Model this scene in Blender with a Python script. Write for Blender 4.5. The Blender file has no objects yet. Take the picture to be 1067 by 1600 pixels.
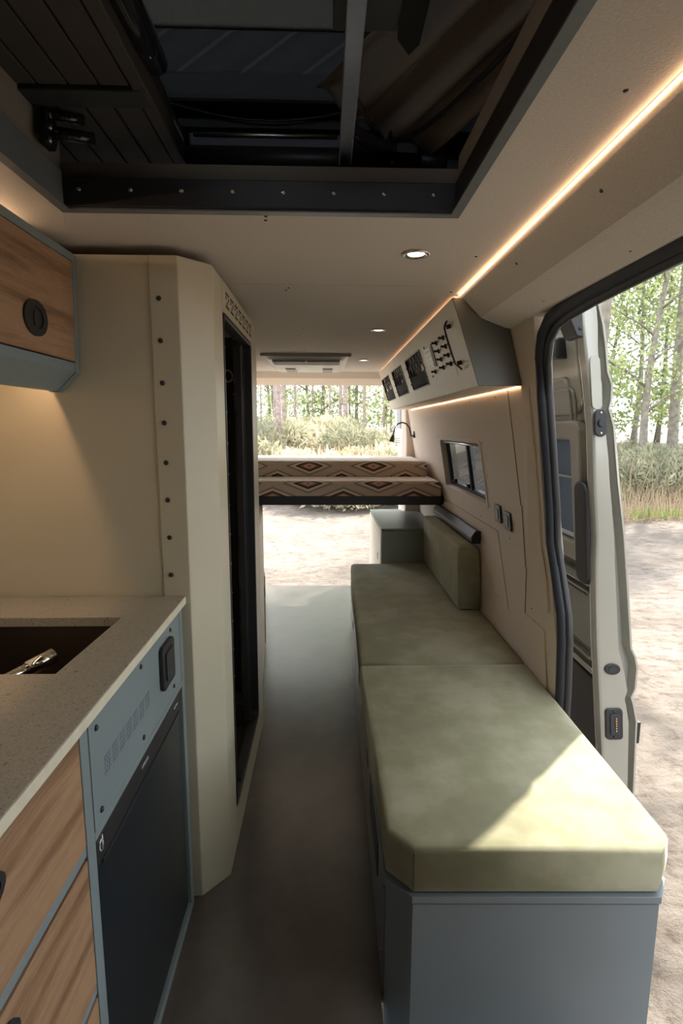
import bpy, bmesh, math, random
import numpy as np
from mathutils import Vector, Matrix

S = bpy.context.scene
COL = S.collection
random.seed(4)
R_ = math.radians

# ------------------------------------------------------------------ camera
F_PX, CAM_H = 850.0, 1.40
pitch = math.atan(132 / 850)
yaw = math.atan((533.5 - 508) * math.cos(pitch) / 850)
roll = R_(0.2)
cd = bpy.data.cameras.new('camera')
cam = bpy.data.objects.new('camera', cd)
COL.objects.link(cam)
cd.sensor_fit = 'HORIZONTAL'
cd.sensor_width = 24.0
cd.lens = F_PX * 24.0 / 1067.0
cd.clip_start = 0.02
cd.clip_end = 500
fw = Vector((math.sin(yaw) * math.cos(pitch), math.cos(yaw) * math.cos(pitch), -math.sin(pitch)))
rt = Vector((math.cos(yaw), -math.sin(yaw), 0))
up = rt.cross(fw)
rt2 = rt * math.cos(roll) + up * math.sin(roll)
up2 = -rt * math.sin(roll) + up * math.cos(roll)
m = Matrix((rt2, up2, -fw)).transposed().to_4x4()
m.translation = Vector((0, 0, CAM_H))
cam.matrix_world = m
S.camera = cam

# ------------------------------------------------------------------ world, sun, exposure
EXPOSURE = 1.82
SKY_STRENGTH = 2.2
SUN_STRENGTH = 3.7
SUN_AZ = math.atan2(0.81, 0.59)      # from +X towards +Y
SUN_EL = R_(52)
S.view_settings.view_transform = 'Standard'
S.view_settings.look = 'None'
S.view_settings.gamma = 1
S.view_settings.exposure = EXPOSURE
S.view_settings.use_curve_mapping = False
w = bpy.data.worlds.new('world')
S.world = w
w.use_nodes = True
nt = w.node_tree
nt.nodes.clear()
wo = nt.nodes.new('ShaderNodeOutputWorld')
bg = nt.nodes.new('ShaderNodeBackground')
sky = nt.nodes.new('ShaderNodeTexSky')
sky.sky_type = 'HOSEK_WILKIE'
sky.turbidity = 4.0
sky.ground_albedo = 0.4
sky.sun_direction = (math.cos(SUN_AZ) * math.cos(SUN_EL), math.sin(SUN_AZ) * math.cos(SUN_EL), math.sin(SUN_EL))
mixw = nt.nodes.new('ShaderNodeMix')
mixw.data_type = 'RGBA'
mixw.inputs[0].default_value = 0.55
nt.links.new(sky.outputs[0], mixw.inputs[6])
mixw.inputs[7].default_value = (0.95, 0.97, 1.0, 1)
nt.links.new(mixw.outputs[2], bg.inputs[0])
bg.inputs[1].default_value = SKY_STRENGTH
nt.links.new(bg.outputs[0], wo.inputs[0])
sl = bpy.data.lights.new('sun', 'SUN')
sl.energy = SUN_STRENGTH
sl.angle = R_(0.9)
sl.color = (1.0, 0.93, 0.80)
so = bpy.data.objects.new('sun', sl)
COL.objects.link(so)
sd = Vector(sky.sun_direction)
so.rotation_euler = sd.to_track_quat('Z', 'Y').to_euler()
so.location = sd * 20

# ------------------------------------------------------------------ materials
def new_mat(name):
    m = bpy.data.materials.new(name)
    m.use_nodes = True
    return m, m.node_tree, m.node_tree.nodes['Principled BSDF']

def N(t, kind, **kw):
    n = t.nodes.new(kind)
    for k, v in kw.items():
        setattr(n, k, v)
    return n

def ramp(t, fac, stops, interp='LINEAR'):
    r = t.nodes.new('ShaderNodeValToRGB')
    r.color_ramp.interpolation = interp
    els = r.color_ramp.elements
    while len(els) < len(stops):
        els.new(0.5)
    for e, (p, c) in zip(els, stops):
        e.position = p
        e.color = (*c, 1) if len(c) == 3 else c
    t.links.new(fac, r.inputs[0])
    return r.outputs[0]

def noise(t, scale, detail=4, rough=0.5, coord='Object', stretch=None):
    tc = N(t, 'ShaderNodeTexCoord')
    out = tc.outputs[coord]
    if stretch:
        mp = N(t, 'ShaderNodeMapping')
        mp.inputs['Scale'].default_value = stretch
        t.links.new(out, mp.inputs[0])
        out = mp.outputs[0]
    n = N(t, 'ShaderNodeTexNoise')
    n.inputs['Scale'].default_value = scale
    n.inputs['Detail'].default_value = detail
    n.inputs['Roughness'].default_value = rough
    t.links.new(out, n.inputs['Vector'])
    return n.outputs['Fac']

def bump(t, b, h, strength, dist=0.002):
    bp = N(t, 'ShaderNodeBump')
    bp.inputs['Strength'].default_value = strength
    bp.inputs['Distance'].default_value = dist
    t.links.new(h, bp.inputs['Height'])
    t.links.new(bp.outputs[0], b.inputs['Normal'])

def simple(name, col, rough=0.5, metal=0.0, scale=30, var=0.06, bmp=0.0, spec=None, coat=0):
    m, t, b = new_mat(name)
    n = noise(t, scale)
    lo = tuple(max(0, c * (1 - var)) for c in col)
    hi = tuple(min(1, c * (1 + var)) for c in col)
    t.links.new(ramp(t, n, [(0.3, lo), (0.7, hi)]), b.inputs['Base Color'])
    b.inputs['Roughness'].default_value = rough
    b.inputs['Metallic'].default_value = metal
    if spec is not None:
        b.inputs['Specular IOR Level'].default_value = spec
    if coat:
        b.inputs['Coat Weight'].default_value = coat
        b.inputs['Coat Roughness'].default_value = 0.1
    if bmp:
        bump(t, b, n, bmp)
    return m

M = {}
M['ceiling'] = simple('ceiling_felt', (0.60, 0.545, 0.485), 0.95, scale=220, var=0.07, bmp=0.35)
M['felt'] = simple('beige_wall_felt', (0.68, 0.58, 0.485), 0.95, scale=240, var=0.06, bmp=0.3)
M['cream'] = simple('cream_panel', (0.57, 0.53, 0.41), 0.42, scale=6, var=0.02)
M['cream_light'] = simple('pale_cream_panel', (0.82, 0.75, 0.62), 0.5, scale=8, var=0.02)
M['blue'] = simple('blue_grey_laminate', (0.19, 0.235, 0.25), 0.42, scale=9, var=0.03)
M['bench_blue'] = simple('blue_grey_board', (0.165, 0.195, 0.22), 0.34, scale=9, var=0.03)
M['green_grey'] = simple('green_grey_laminate', (0.24, 0.26, 0.22), 0.4, scale=9, var=0.03)
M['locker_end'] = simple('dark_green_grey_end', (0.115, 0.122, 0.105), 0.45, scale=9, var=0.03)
M['bench_side'] = simple('taupe_board', (0.33, 0.28, 0.25), 0.4, scale=9, var=0.04)
M['black'] = simple('black_plastic', (0.018, 0.018, 0.02), 0.45, scale=40)
M['black_soft'] = simple('black_fabric', (0.02, 0.02, 0.021), 0.9, scale=300, bmp=0.2)
M['black_gloss'] = simple('black_gloss', (0.012, 0.013, 0.016), 0.12, scale=40)
M['fridge'] = simple('fridge_front', (0.010, 0.015, 0.021), 0.32, scale=4, var=0.1)
M['rubber'] = simple('rubber_seal', (0.022, 0.026, 0.034), 0.55, scale=60)
M['steel'] = simple('steel', (0.62, 0.60, 0.57), 0.28, 1.0, scale=80, var=0.04)
M['chrome'] = simple('chrome', (0.8, 0.78, 0.74), 0.12, 1.0, scale=80, var=0.02)
M['dark_metal'] = simple('dark_anodised_metal', (0.05, 0.055, 0.065), 0.38, 0.6, scale=60)
M['rail'] = simple('grey_metal', (0.24, 0.27, 0.33), 0.35, 0.4, scale=60)
M['trim_blue'] = simple('grey_painted_trim', (0.17, 0.19, 0.20), 0.4, 0.2, scale=60)
M['tray'] = simple('brown_shower_tray', (0.10, 0.075, 0.055), 0.4, scale=12, var=0.1)
M['sink'] = simple('dark_bronze_sink', (0.055, 0.04, 0.03), 0.3, 0.5, scale=5, var=0.1)
M['white'] = simple('white_plastic', (0.75, 0.73, 0.70), 0.4, scale=20, var=0.02)
M['grey_plastic'] = simple('grey_plastic', (0.30, 0.29, 0.29), 0.4, scale=20, var=0.02)
M['paint'] = simple('grey_green_car_paint', (0.34, 0.33, 0.285), 0.22, 0.15, scale=3, var=0.03, coat=0.6)
M['paint_dark'] = simple('grey_door_skin', (0.25, 0.255, 0.225), 0.3, 0.15, scale=3, var=0.05, coat=0.4)
M['door_trim'] = simple('grey_beige_door_trim', (0.33, 0.31, 0.26), 0.5, scale=15, var=0.04)
M['bark_pine'] = simple('pine_bark', (0.30, 0.235, 0.20), 0.95, scale=9, var=0.4, bmp=1.0)  # lightened bark, distance haze put into the colour
M['bark_grey'] = simple('grey_bark', (0.19, 0.17, 0.135), 0.95, scale=8, var=0.35, bmp=1.0)
M['quilt'] = simple('dark_quilted_fabric', (0.12, 0.135, 0.14), 0.8, scale=200)
M['liner'] = simple('grey_liner', (0.42, 0.41, 0.36), 0.9, scale=100)
M['dark_panel'] = simple('dark_panel', (0.02, 0.024, 0.027), 0.6, scale=50)
M['tent'] = simple('taupe_tent_fabric', (0.24, 0.205, 0.175), 0.75, scale=260, var=0.12, bmp=0.4)
M['slat'] = simple('dark_slat', (0.042, 0.036, 0.032), 0.6, scale=30, var=0.08)
M['slat_gap'] = simple('slat_gap', (0.004, 0.004, 0.004), 0.9)
M['beige_box'] = simple('taupe_panel', (0.20, 0.175, 0.145), 0.7, scale=150)
M['copper'] = simple('copper_pin', (0.7, 0.35, 0.12), 0.3, 1.0)
M['sheet'] = simple('off_white_bounce_sheet', (0.80, 0.76, 0.70), 0.9, scale=200, var=0.04, bmp=0.2)
M['twig'] = simple('dry_stems', (0.42, 0.32, 0.20), 0.9, scale=4, var=0.25)
M['brown_seam'] = simple('joint_line', (0.16, 0.13, 0.10), 0.9)
M['ink'] = simple('dark_print', (0.05, 0.045, 0.04), 0.6)
M['silver_print'] = simple('silver_print', (0.75, 0.78, 0.8), 0.25, 0.6)
M['display'] = simple('pale_display', (0.62, 0.68, 0.55), 0.35, scale=60, var=0.1)

def emis(name, col, s):
    m, t, b = new_mat(name)
    b.inputs['Base Color'].default_value = (*col, 1)
    b.inputs['Emission Color'].default_value = (*col, 1)
    b.inputs['Emission Strength'].default_value = s
    return m
M['led'] = emis('warm_led', (1.0, 0.62, 0.36), 3.8)
M['led_soft'] = emis('warm_led_soft', (1.0, 0.62, 0.36), 7.0)
M['led_task'] = emis('warm_led_task', (1.0, 0.60, 0.34), 15.0)
M['led_faint'] = emis('warm_led_faint', (1.0, 0.62, 0.38), 2.2)
M['lamp'] = emis('downlight_glow', (1.0, 0.90, 0.75), 3.0)

# wood with long grain
def wood(name, axis):
    m, t, b = new_mat(name)
    st = {'Y': (14, 1.1, 14), 'X': (1.1, 14, 14)}[axis]
    n = noise(t, 2.2, 6, 0.6, stretch=st)
    n2 = noise(t, 30, 3, 0.6, stretch=st)
    mx = N(t, 'ShaderNodeMath', operation='ADD')
    ml = N(t, 'ShaderNodeMath', operation='MULTIPLY')
    ml.inputs[1].default_value = 0.25
    t.links.new(n2, ml.inputs[0])
    t.links.new(n, mx.inputs[0])
    t.links.new(ml.outputs[0], mx.inputs[1])
    c = ramp(t, mx.outputs[0], [(0.38, (0.13, 0.065, 0.033)), (0.55, (0.255, 0.145, 0.078)), (0.68, (0.37, 0.225, 0.13)), (0.85, (0.27, 0.16, 0.09))])
    t.links.new(c, b.inputs['Base Color'])
    b.inputs['Roughness'].default_value = 0.5
    bump(t, b, mx.outputs[0], 0.15)
    return m
M['wood'] = wood('oak_laminate', 'Y')

# speckled worktop
def stone():
    m, t, b = new_mat('speckled_worktop')
    n = noise(t, 260, 3, 0.7)
    n2 = noise(t, 90, 2, 0.5)
    c1 = ramp(t, n, [(0.30, (0.20, 0.18, 0.15)), (0.42, (0.42, 0.40, 0.34)), (0.62, (0.48, 0.455, 0.39)), (0.72, (0.64, 0.62, 0.55))])
    c2 = ramp(t, n2, [(0.27, (0.5, 0.45, 0.4)), (0.36, (1, 1, 1))])
    mx = N(t, 'ShaderNodeMix', data_type='RGBA', blend_type='MULTIPLY')
    mx.inputs[0].default_value = 1
    t.links.new(c1, mx.inputs[6]); t.links.new(c2, mx.inputs[7])
    t.links.new(mx.outputs[2], b.inputs['Base Color'])
    b.inputs['Roughness'].default_value = 0.38
    return m
M['stone'] = stone()
M['stone_edge'] = simple('pale_worktop_edge', (0.66, 0.63, 0.50), 0.4)

# velvet
def velvet(name, lo, hi):
    m, t, b = new_mat(name)
    n = noise(t, 5.0, 5, 0.6)
    n2 = noise(t, 500, 2, 0.5)
    c = ramp(t, n, [(0.36, lo), (0.46, tuple(x * 1.12 for x in lo)), (0.62, hi)])
    t.links.new(c, b.inputs['Base Color'])
    b.inputs['Roughness'].default_value = 0.85
    b.inputs['Sheen Weight'].default_value = 0.55
    b.inputs['Sheen Roughness'].default_value = 0.4
    b.inputs['Sheen Tint'].default_value = (0.75, 0.74, 0.58, 1)
    bump(t, b, n2, 0.25, 0.001)
    return m
M['velvet'] = velvet('olive_velvet', (0.20, 0.19, 0.115), (0.30, 0.285, 0.195))

# vinyl floor
def floor_mat():
    m, t, b = new_mat('grey_brown_vinyl')
    n = noise(t, 5, 8, 0.65)
    n2 = noise(t, 120, 2, 0.5)
    c = ramp(t, n, [(0.3, (0.062, 0.051, 0.046)), (0.7, (0.115, 0.097, 0.088))])
    t.links.new(c, b.inputs['Base Color'])
    r = N(t, 'ShaderNodeMapRange')
    r.inputs[3].default_value = 0.26; r.inputs[4].default_value = 0.42
    b.inputs['Coat Weight'].default_value = 0.9; b.inputs['Coat Roughness'].default_value = 0.25
    t.links.new(n, r.inputs[0]); t.links.new(r.outputs[0], b.inputs['Roughness'])
    bump(t, b, n2, 0.12, 0.001)
    return m
M['floor'] = floor_mat()

# patterned blanket
def blanket(period, zoff):
    m, t, b = new_mat('diamond_pattern_blanket')
    tc = N(t, 'ShaderNodeTexCoord')
    geo = N(t, 'ShaderNodeNewGeometry')
    sp = N(t, 'ShaderNodeSeparateXYZ')
    t.links.new(geo.outputs['Position'], sp.inputs[0])
    def mth(op, a, bb=None, c=None):
        q = N(t, 'ShaderNodeMath', operation=op)
        for i, v in enumerate((a, bb, c)):
            if v is None: continue
            if isinstance(v, (int, float)): q.inputs[i].default_value = v
            else: t.links.new(v, q.inputs[i])
        return q.outputs[0]
    u = mth('DIVIDE', mth('SUBTRACT', sp.outputs[0], -0.116), period)
    vv = mth('ADD', sp.outputs[2], mth('MULTIPLY', sp.outputs[1], 1.0))
    v = mth('DIVIDE', mth('SUBTRACT', vv, zoff), 0.185)
    def cell(du, dv):
        a = mth('ABSOLUTE', mth('SUBTRACT', mth('FRACT', mth('ADD', u, du)), 0.5))
        c = mth('ABSOLUTE', mth('SUBTRACT', mth('FRACT', mth('ADD', v, dv)), 0.5))
        return mth('ADD', mth('MULTIPLY', a, 2.0), mth('MULTIPLY', c, 2.0))
    d = mth('MINIMUM', cell(0.5, 0.5), cell(0.0, 0.0))
    # weave step
    d = mth('ADD', d, mth('MULTIPLY', mth('SUBTRACT', mth('FRACT', mth('MULTIPLY', u, 34)), 0.5), 0.035))
    tan = (0.50, 0.40, 0.30); pale = (0.66, 0.55, 0.43); rust = (0.30, 0.125, 0.07); blk = (0.03, 0.02, 0.025); pink = (0.62, 0.42, 0.33)
    c = ramp(t, d, [(0.0, rust), (0.09, pink), (0.20, rust), (0.32, blk), (0.44, pale), (0.53, pale), (0.58, tan), (0.66, (0.06, 0.045, 0.04)), (0.71, tan), (0.88, (0.56, 0.40, 0.31))], 'CONSTANT')
    t.links.new(c, b.inputs['Base Color'])
    b.inputs['Roughness'].default_value = 0.95
    n = noise(t, 400, 2)
    bump(t, b, n, 0.3, 0.002)
    return m
M['blanket_low'] = blanket(0.470, 4.635)
M['blanket_high'] = blanket(0.463, 5.055)

# quilted lining lines
def quilt():
    m, t, b = new_mat('quilted_lining')
    geo = N(t, 'ShaderNodeNewGeometry')
    mp = N(t, 'ShaderNodeMapping')
    mp.inputs['Rotation'].default_value = (0, R_(35), 0)
    t.links.new(geo.outputs['Position'], mp.inputs[0])
    wv = N(t, 'ShaderNodeTexWave', wave_type='BANDS', bands_direction='Z')
    wv.inputs['Scale'].default_value = 3.2
    t.links.new(mp.outputs[0], wv.inputs[0])
    c = ramp(t, wv.outputs['Fac'], [(0.0, (0.26, 0.28, 0.28)), (0.04, (0.14, 0.155, 0.16)), (1.0, (0.17, 0.185, 0.19))])
    t.links.new(c, b.inputs['Base Color'])
    b.inputs['Roughness'].default_value = 0.8
    bump(t, b, wv.outputs['Fac'], 0.8, 0.01)
    return m
M['quilted'] = quilt()

def ground_mat():
    m, t, b = new_mat('sandy_track')
    n = noise(t, 0.55, 8, 0.65)
    n2 = noise(t, 9, 6, 0.75)
    n3 = noise(t, 3.0, 4, 0.6, stretch=(1, 4, 1))
    c1 = ramp(t, n, [(0.35, (0.12, 0.10, 0.082)), (0.5, (0.205, 0.175, 0.15)), (0.65, (0.27, 0.24, 0.21))])
    c2 = ramp(t, n2, [(0.30, (0.42, 0.36, 0.32)), (0.48, (0.92, 0.9, 0.88)), (0.7, (1, 1, 1))])
    c3 = ramp(t, n3, [(0.35, (0.75, 0.72, 0.70)), (0.6, (1, 1, 1))])
    mx = N(t, 'ShaderNodeMix', data_type='RGBA', blend_type='MULTIPLY'); mx.inputs[0].default_value = 1
    t.links.new(c1, mx.inputs[6]); t.links.new(c2, mx.inputs[7])
    mx2 = N(t, 'ShaderNodeMix', data_type='RGBA', blend_type='MULTIPLY'); mx2.inputs[0].default_value = 1
    t.links.new(mx.outputs[2], mx2.inputs[6]); t.links.new(c3, mx2.inputs[7])
    t.links.new(mx2.outputs[2], b.inputs['Base Color'])
    b.inputs['Roughness'].default_value = 0.95
    bump(t, b, n2, 1.0, 0.04)
    return m
M['ground'] = ground_mat()

def leaf_mat(name, a, c):
    m, t, b = new_mat(name)
    n = noise(t, 1.3, 3)
    col = ramp(t, n, [(0.35, a), (0.65, c)])
    t.links.new(col, b.inputs['Base Color'])
    b.inputs['Roughness'].default_value = 0.6
    out = t.nodes['Material Output']
    tr = N(t, 'ShaderNodeBsdfTranslucent')
    t.links.new(col, tr.inputs[0])
    ms = N(t, 'ShaderNodeMixShader'); ms.inputs[0].default_value = 0.5
    t.links.new(b.outputs[0], ms.inputs[1]); t.links.new(tr.outputs[0], ms.inputs[2])
    t.links.new(ms.outputs[0], out.inputs[0])
    return m
M['leaf'] = leaf_mat('fresh_leaves', (0.19, 0.25, 0.09), (0.34, 0.38, 0.17))
M['leaf_deep'] = leaf_mat('deep_leaves', (0.15, 0.19, 0.10), (0.27, 0.30, 0.17))
M['leaf_pale'] = leaf_mat('sun_tinted_far_leaves', (0.38, 0.44, 0.20), (0.58, 0.60, 0.34))  # brighter leaf copy, backlit sun glow put into the colour
M['bush'] = leaf_mat('grey_green_scrub', (0.24, 0.25, 0.16), (0.40, 0.39, 0.28))
M['fern'] = leaf_mat('fern_fronds', (0.34, 0.32, 0.13), (0.58, 0.36, 0.16))
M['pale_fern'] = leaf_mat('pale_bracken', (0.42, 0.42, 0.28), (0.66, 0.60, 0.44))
M['grass'] = leaf_mat('green_grass', (0.16, 0.28, 0.06), (0.30, 0.40, 0.12))

def glass(name, tint, alpha_rough=0.02):
    m, t, b = new_mat(name)
    b.inputs['Base Color'].default_value = (*tint, 1)
    b.inputs['Roughness'].default_value = alpha_rough
    b.inputs['Transmission Weight'].default_value = 1.0
    b.inputs['IOR'].default_value = 1.45
    return m
M['glass'] = glass('window_glass', (0.22, 0.25, 0.28))
M['glass_blue'] = glass('tinted_door_glass', (0.35, 0.45, 0.58))
M['curtain'] = simple('blue_grey_blind', (0.16, 0.22, 0.32), 0.7, scale=120)

# ------------------------------------------------------------------ geometry helpers
def BM(): return bmesh.new()

def box(bm, x0, x1, y0, y1, z0, z1):
    r = bmesh.ops.create_cube(bm, size=1)
    for v in r['verts']:
        v.co = Vector((x0 + (v.co.x + .5) * (x1 - x0), y0 + (v.co.y + .5) * (y1 - y0), z0 + (v.co.z + .5) * (z1 - z0)))
    return bm

def prism(bm, pts, axis, a, b):
    """polygon pts in the plane normal to axis, extruded a..b"""
    def P(p, h):
        return {'X': (h, p[0], p[1]), 'Y': (p[0], h, p[1]), 'Z': (p[0], p[1], h)}[axis]
    v0 = [bm.verts.new(P(p, a)) for p in pts]
    v1 = [bm.verts.new(P(p, b)) for p in pts]
    n = len(pts)
    fs = [bm.faces.new(v0[::-1]), bm.faces.new(v1)]
    for i in range(n):
        fs.append(bm.faces.new((v0[i], v0[(i + 1) % n], v1[(i + 1) % n], v1[i])))
    bmesh.ops.recalc_face_normals(bm, faces=fs)
    return bm

def frame_of(d):
    d = d.normalized()
    a = Vector((0, 0, 1)) if abs(d.z) < 0.9 else Vector((1, 0, 0))
    u = d.cross(a).normalized()
    return u, d.cross(u).normalized()

def tube(bm, pts, r, seg=10, caps=True):
    pts = [Vector(p) for p in pts]
    rs = r if isinstance(r, (list, tuple)) else [r] * len(pts)
    rings = []
    for i, p in enumerate(pts):
        d = (pts[min(i + 1, len(pts) - 1)] - pts[max(i - 1, 0)])
        u, v = frame_of(d)
        rings.append([bm.verts.new(p + (u * math.cos(k * 2 * math.pi / seg) + v * math.sin(k * 2 * math.pi / seg)) * rs[i]) for k in range(seg)])
    fs = []
    for a, b in zip(rings, rings[1:]):
        for k in range(seg):
            fs.append(bm.faces.new((a[k], a[(k + 1) % seg], b[(k + 1) % seg], b[k])))
    if caps:
        fs.append(bm.faces.new(rings[0][::-1])); fs.append(bm.faces.new(rings[-1]))
    for f in fs: f.smooth = True
    bmesh.ops.recalc_face_normals(bm, faces=fs)
    return bm

def disc(bm, c, nrm, r, h, seg=16, r2=None):
    c = Vector(c); nrm = Vector(nrm).normalized()
    return tube(bm, [c, c + nrm * h], [r, r2 if r2 is not None else r], seg)

def loft(bm, loops, close=False, caps=False, smooth=False):
    vs = [[bm.verts.new(p) for p in lp] for lp in loops]
    fs = []
    n = len(loops[0])
    for a, b in zip(vs, vs[1:]):
        for k in range(n if close else n - 1):
            fs.append(bm.faces.new((a[k], a[(k + 1) % n], b[(k + 1) % n], b[k])))
    if caps:
        fs.append(bm.faces.new(vs[0][::-1])); fs.append(bm.faces.new(vs[-1]))
    for f in fs: f.smooth = smooth
    bmesh.ops.recalc_face_normals(bm, faces=fs)
    return bm

def basis(origin, u, v):
    """local (a,b,h) -> world with u, v in plane and n=u x v"""
    o = Vector(origin); u = Vector(u).normalized(); v = Vector(v).normalized(); n = u.cross(v)
    return lambda a, b, h=0: o + u * a + v * b + n * h

def slab(bm, T, pts, h0, h1):
    v0 = [bm.verts.new(T(p[0], p[1], h0)) for p in pts]
    v1 = [bm.verts.new(T(p[0], p[1], h1)) for p in pts]
    n = len(pts)
    fs = [bm.faces.new(v0[::-1]), bm.faces.new(v1)]
    for i in range(n):
        fs.append(bm.faces.new((v0[i], v0[(i + 1) % n], v1[(i + 1) % n], v1[i])))
    bmesh.ops.recalc_face_normals(bm, faces=fs)
    return bm

def rrect(a0, a1, b0, b1, r, seg=5):
    pts = []
    for cx, cy, s in ((a1 - r, b1 - r, 0), (a0 + r, b1 - r, 90), (a0 + r, b0 + r, 180), (a1 - r, b0 + r, 270)):
        for k in range(seg + 1):
            t = R_(s + 90 * k / seg)
            pts.append((cx + r * math.cos(t), cy + r * math.sin(t)))
    return pts

def ring_slab(bm, T, outer, inner, h0, h1):
    n = len(outer)
    vs = [[bm.verts.new(T(p[0], p[1], h)) for p in lp] for lp, h in ((outer, h0), (outer, h1), (inner, h1), (inner, h0))]
    fs = []
    for j in range(4):
        a, b = vs[j], vs[(j + 1) % 4]
        for i in range(n):
            fs.append(bm.faces.new((a[i], a[(i + 1) % n], b[(i + 1) % n], b[i])))
    bmesh.ops.recalc_face_normals(bm, faces=fs)
    return bm

WORLD = {}
def link(name, bm, mat, parent=None, bevel=0, seg=2, smooth=False, base=False):
    """one mesh object. vertices are given in world metres"""
    co = [v.co.copy() for v in bm.verts]
    lo = Vector((min(c.x for c in co), min(c.y for c in co), min(c.z for c in co)))
    hi = Vector((max(c.x for c in co), max(c.y for c in co), max(c.z for c in co)))
    org = (lo + hi) / 2
    if parent is None: org.z = lo.z
    bmesh.ops.translate(bm, verts=bm.verts, vec=-org)
    me = bpy.data.meshes.new(name)
    bm.to_mesh(me); bm.free()
    me.materials.append(M[mat] if isinstance(mat, str) else mat)
    o = bpy.data.objects.new(name, me)
    COL.objects.link(o)
    if parent is not None:
        o.parent = parent
        o.location = org - WORLD[parent.name]
    else:
        o.location = org
    WORLD[o.name] = org
    if bevel:
        md = o.modifiers.new('bevel', 'BEVEL')
        md.width = bevel; md.segments = seg; md.limit_method = 'ANGLE'; md.angle_limit = R_(35)
    if smooth:
        for p in me.polygons: p.use_smooth = True
    return o

def empty(name, loc):
    o = bpy.data.objects.new(name, None)
    COL.objects.link(o)
    o.location = loc
    o.empty_display_size = 0.1
    WORLD[o.name] = Vector(loc)
    return o

def tag(o, label, cat, group=None):
    o['label'] = label; o['category'] = cat
    if group: o['group'] = group
    return o

def struct(o):
    o['kind'] = 'structure'
    return o

def copy_tree(o, parent=None):
    c = o.copy(); COL.objects.link(c)
    if parent is not None: c.parent = parent
    for ch in o.children: copy_tree(ch, c)
    return c

def screw(parent, p, n, r=0.0035, mat='black', name='screw'):
    bm = BM(); disc(bm, p, n, r, r * 0.5, 10, r * 0.7)
    return link(name, bm, mat, parent)

WZ = [-0.2, .45, .9, 1.1, 1.55, 1.77, 1.85, 2.0]
WX = [.82, .82, .80, .77, .69, .63, .60, .55]
def wx(z): return float(np.interp(z, WZ, WX))

# ================================================================== SETTING
bm = BM(); prism(bm, [(-.95, -1.0), (.136, -1.0), (.136, 1.165), (.20, 1.112), (.76, 1.098), (.80, 1.15), (.813, 1.15), (.813, 1.83), (.90, 1.83), (.90, 4.72), (-.95, 4.72)], 'Z', -0.03, 0.0)
struct(link('floor', bm, 'floor'))
bm = BM(); box(bm, .1365, .72, -1.0, 1.07, -.27, -.24)
struct(link('floor_step', bm, 'floor'))
bm = BM(); box(bm, .128, .1355, -1.0, 1.14, -.24, -.031)
struct(link('trim_7', bm, 'bench_blue'))

# ceiling with the hatch opening, seam at Y=1.83
bm = BM()
HX0, HX1, HY1, HY0 = -0.545, 0.279, 1.24, -0.75
box(bm, -0.95, HX0, -1.0, 1.829, 1.85, 1.875)
box(bm, HX1, 0.62, -1.0, 1.829, 1.85, 1.875)
box(bm, HX0, HX1, HY1, 1.829, 1.85, 1.875)
box(bm, HX0, HX1, -1.0, HY0, 1.85, 1.875)
box(bm, -0.95, 0.62, 1.832, 4.56, 1.85, 1.875)
box(bm, -0.95, 0.62, 1.80, 1.86, 1.876, 1.885)
ceil = struct(link('ceiling', bm, 'ceiling'))
for p in [(-0.131, 1.285), (-0.128, 1.262), (0.40, 1.52), (0.42, 1.90), (-0.13, 1.90), (-0.12, 1.87), (0.405, .80), (-0.1, 2.6), (-.12, 3.3), (-.11, 3.9)]:
    screw(ceil, (p[0], p[1], 1.85), (0, 0, -1), 0.004, 'dark_metal')

# rear header
bm = BM(); prism(bm, [(4.56, 1.85), (4.56, 1.875), (4.80, 1.86), (4.80, 1.757), (4.74, 1.757), (4.60, 1.80)], 'X', -0.95, 0.72)
struct(link('trim_1', bm, 'felt', bevel=0.006))

# right wall, leaning profile with window opening, from B pillar to rear
WY0, WY1, WZ0, WZ1 = 2.575, 3.47, 1.035, 1.33
def right_wall():
    bm = BM()
    ys = [1.70, WY0, WY1, 4.62]
    zs = sorted(set([-0.02, 0.25, .45, .65, .9, WZ0, 1.1, 1.2, WZ1, 1.45, 1.55, 1.66, 1.77, 1.85]))
    vi, vo = {}, {}
    for j, z in enumerate(zs):
        for i, y in enumerate(ys):
            yy = y
            if i == 0:
                yy = float(np.interp(z, [0, .5, .7, .8, .9, 1.0, 1.3, 1.55, 1.67, 1.73, 1.8], [1.80, 1.80, 1.795, 1.81, 1.86, 1.885, 1.85, 1.81, 1.76, 1.70, 1.70]))
            vi[i, j] = bm.verts.new((wx(z), yy, z))
            vo[i, j] = bm.verts.new((wx(z) + 0.045, yy, z))
    def hole(i, j): return i == 1 and zs[j] >= WZ0 - 1e-6 and zs[j + 1] <= WZ1 + 1e-6
    ni, nj = len(ys) - 1, len(zs) - 1
    for i in range(ni):
        for j in range(nj):
            if hole(i, j): continue
            bm.faces.new((vi[i, j], vi[i, j + 1], vi[i + 1, j + 1], vi[i + 1, j]))
            bm.faces.new((vo[i, j], vo[i + 1, j], vo[i + 1, j + 1], vo[i, j + 1]))
    def side(a, b): bm.faces.new((vi[a], vi[b], vo[b], vo[a]))
    for j in range(nj):
        side((0, j), (0, j + 1)); side((ni, j), (ni, j + 1))
        if hole(1, j): side((1, j), (1, j + 1)); side((2, j), (2, j + 1))
    for i in range(ni): side((i, 0), (i + 1, 0)); side((i, nj), (i + 1, nj))
    side((1, zs.index(WZ0)), (2, zs.index(WZ0))); side((1, zs.index(WZ1)), (2, zs.index(WZ1)))
    bmesh.ops.recalc_face_normals(bm, faces=bm.faces)
    return bm
wr = struct(link('wall_right', right_wall(), 'felt'))
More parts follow.
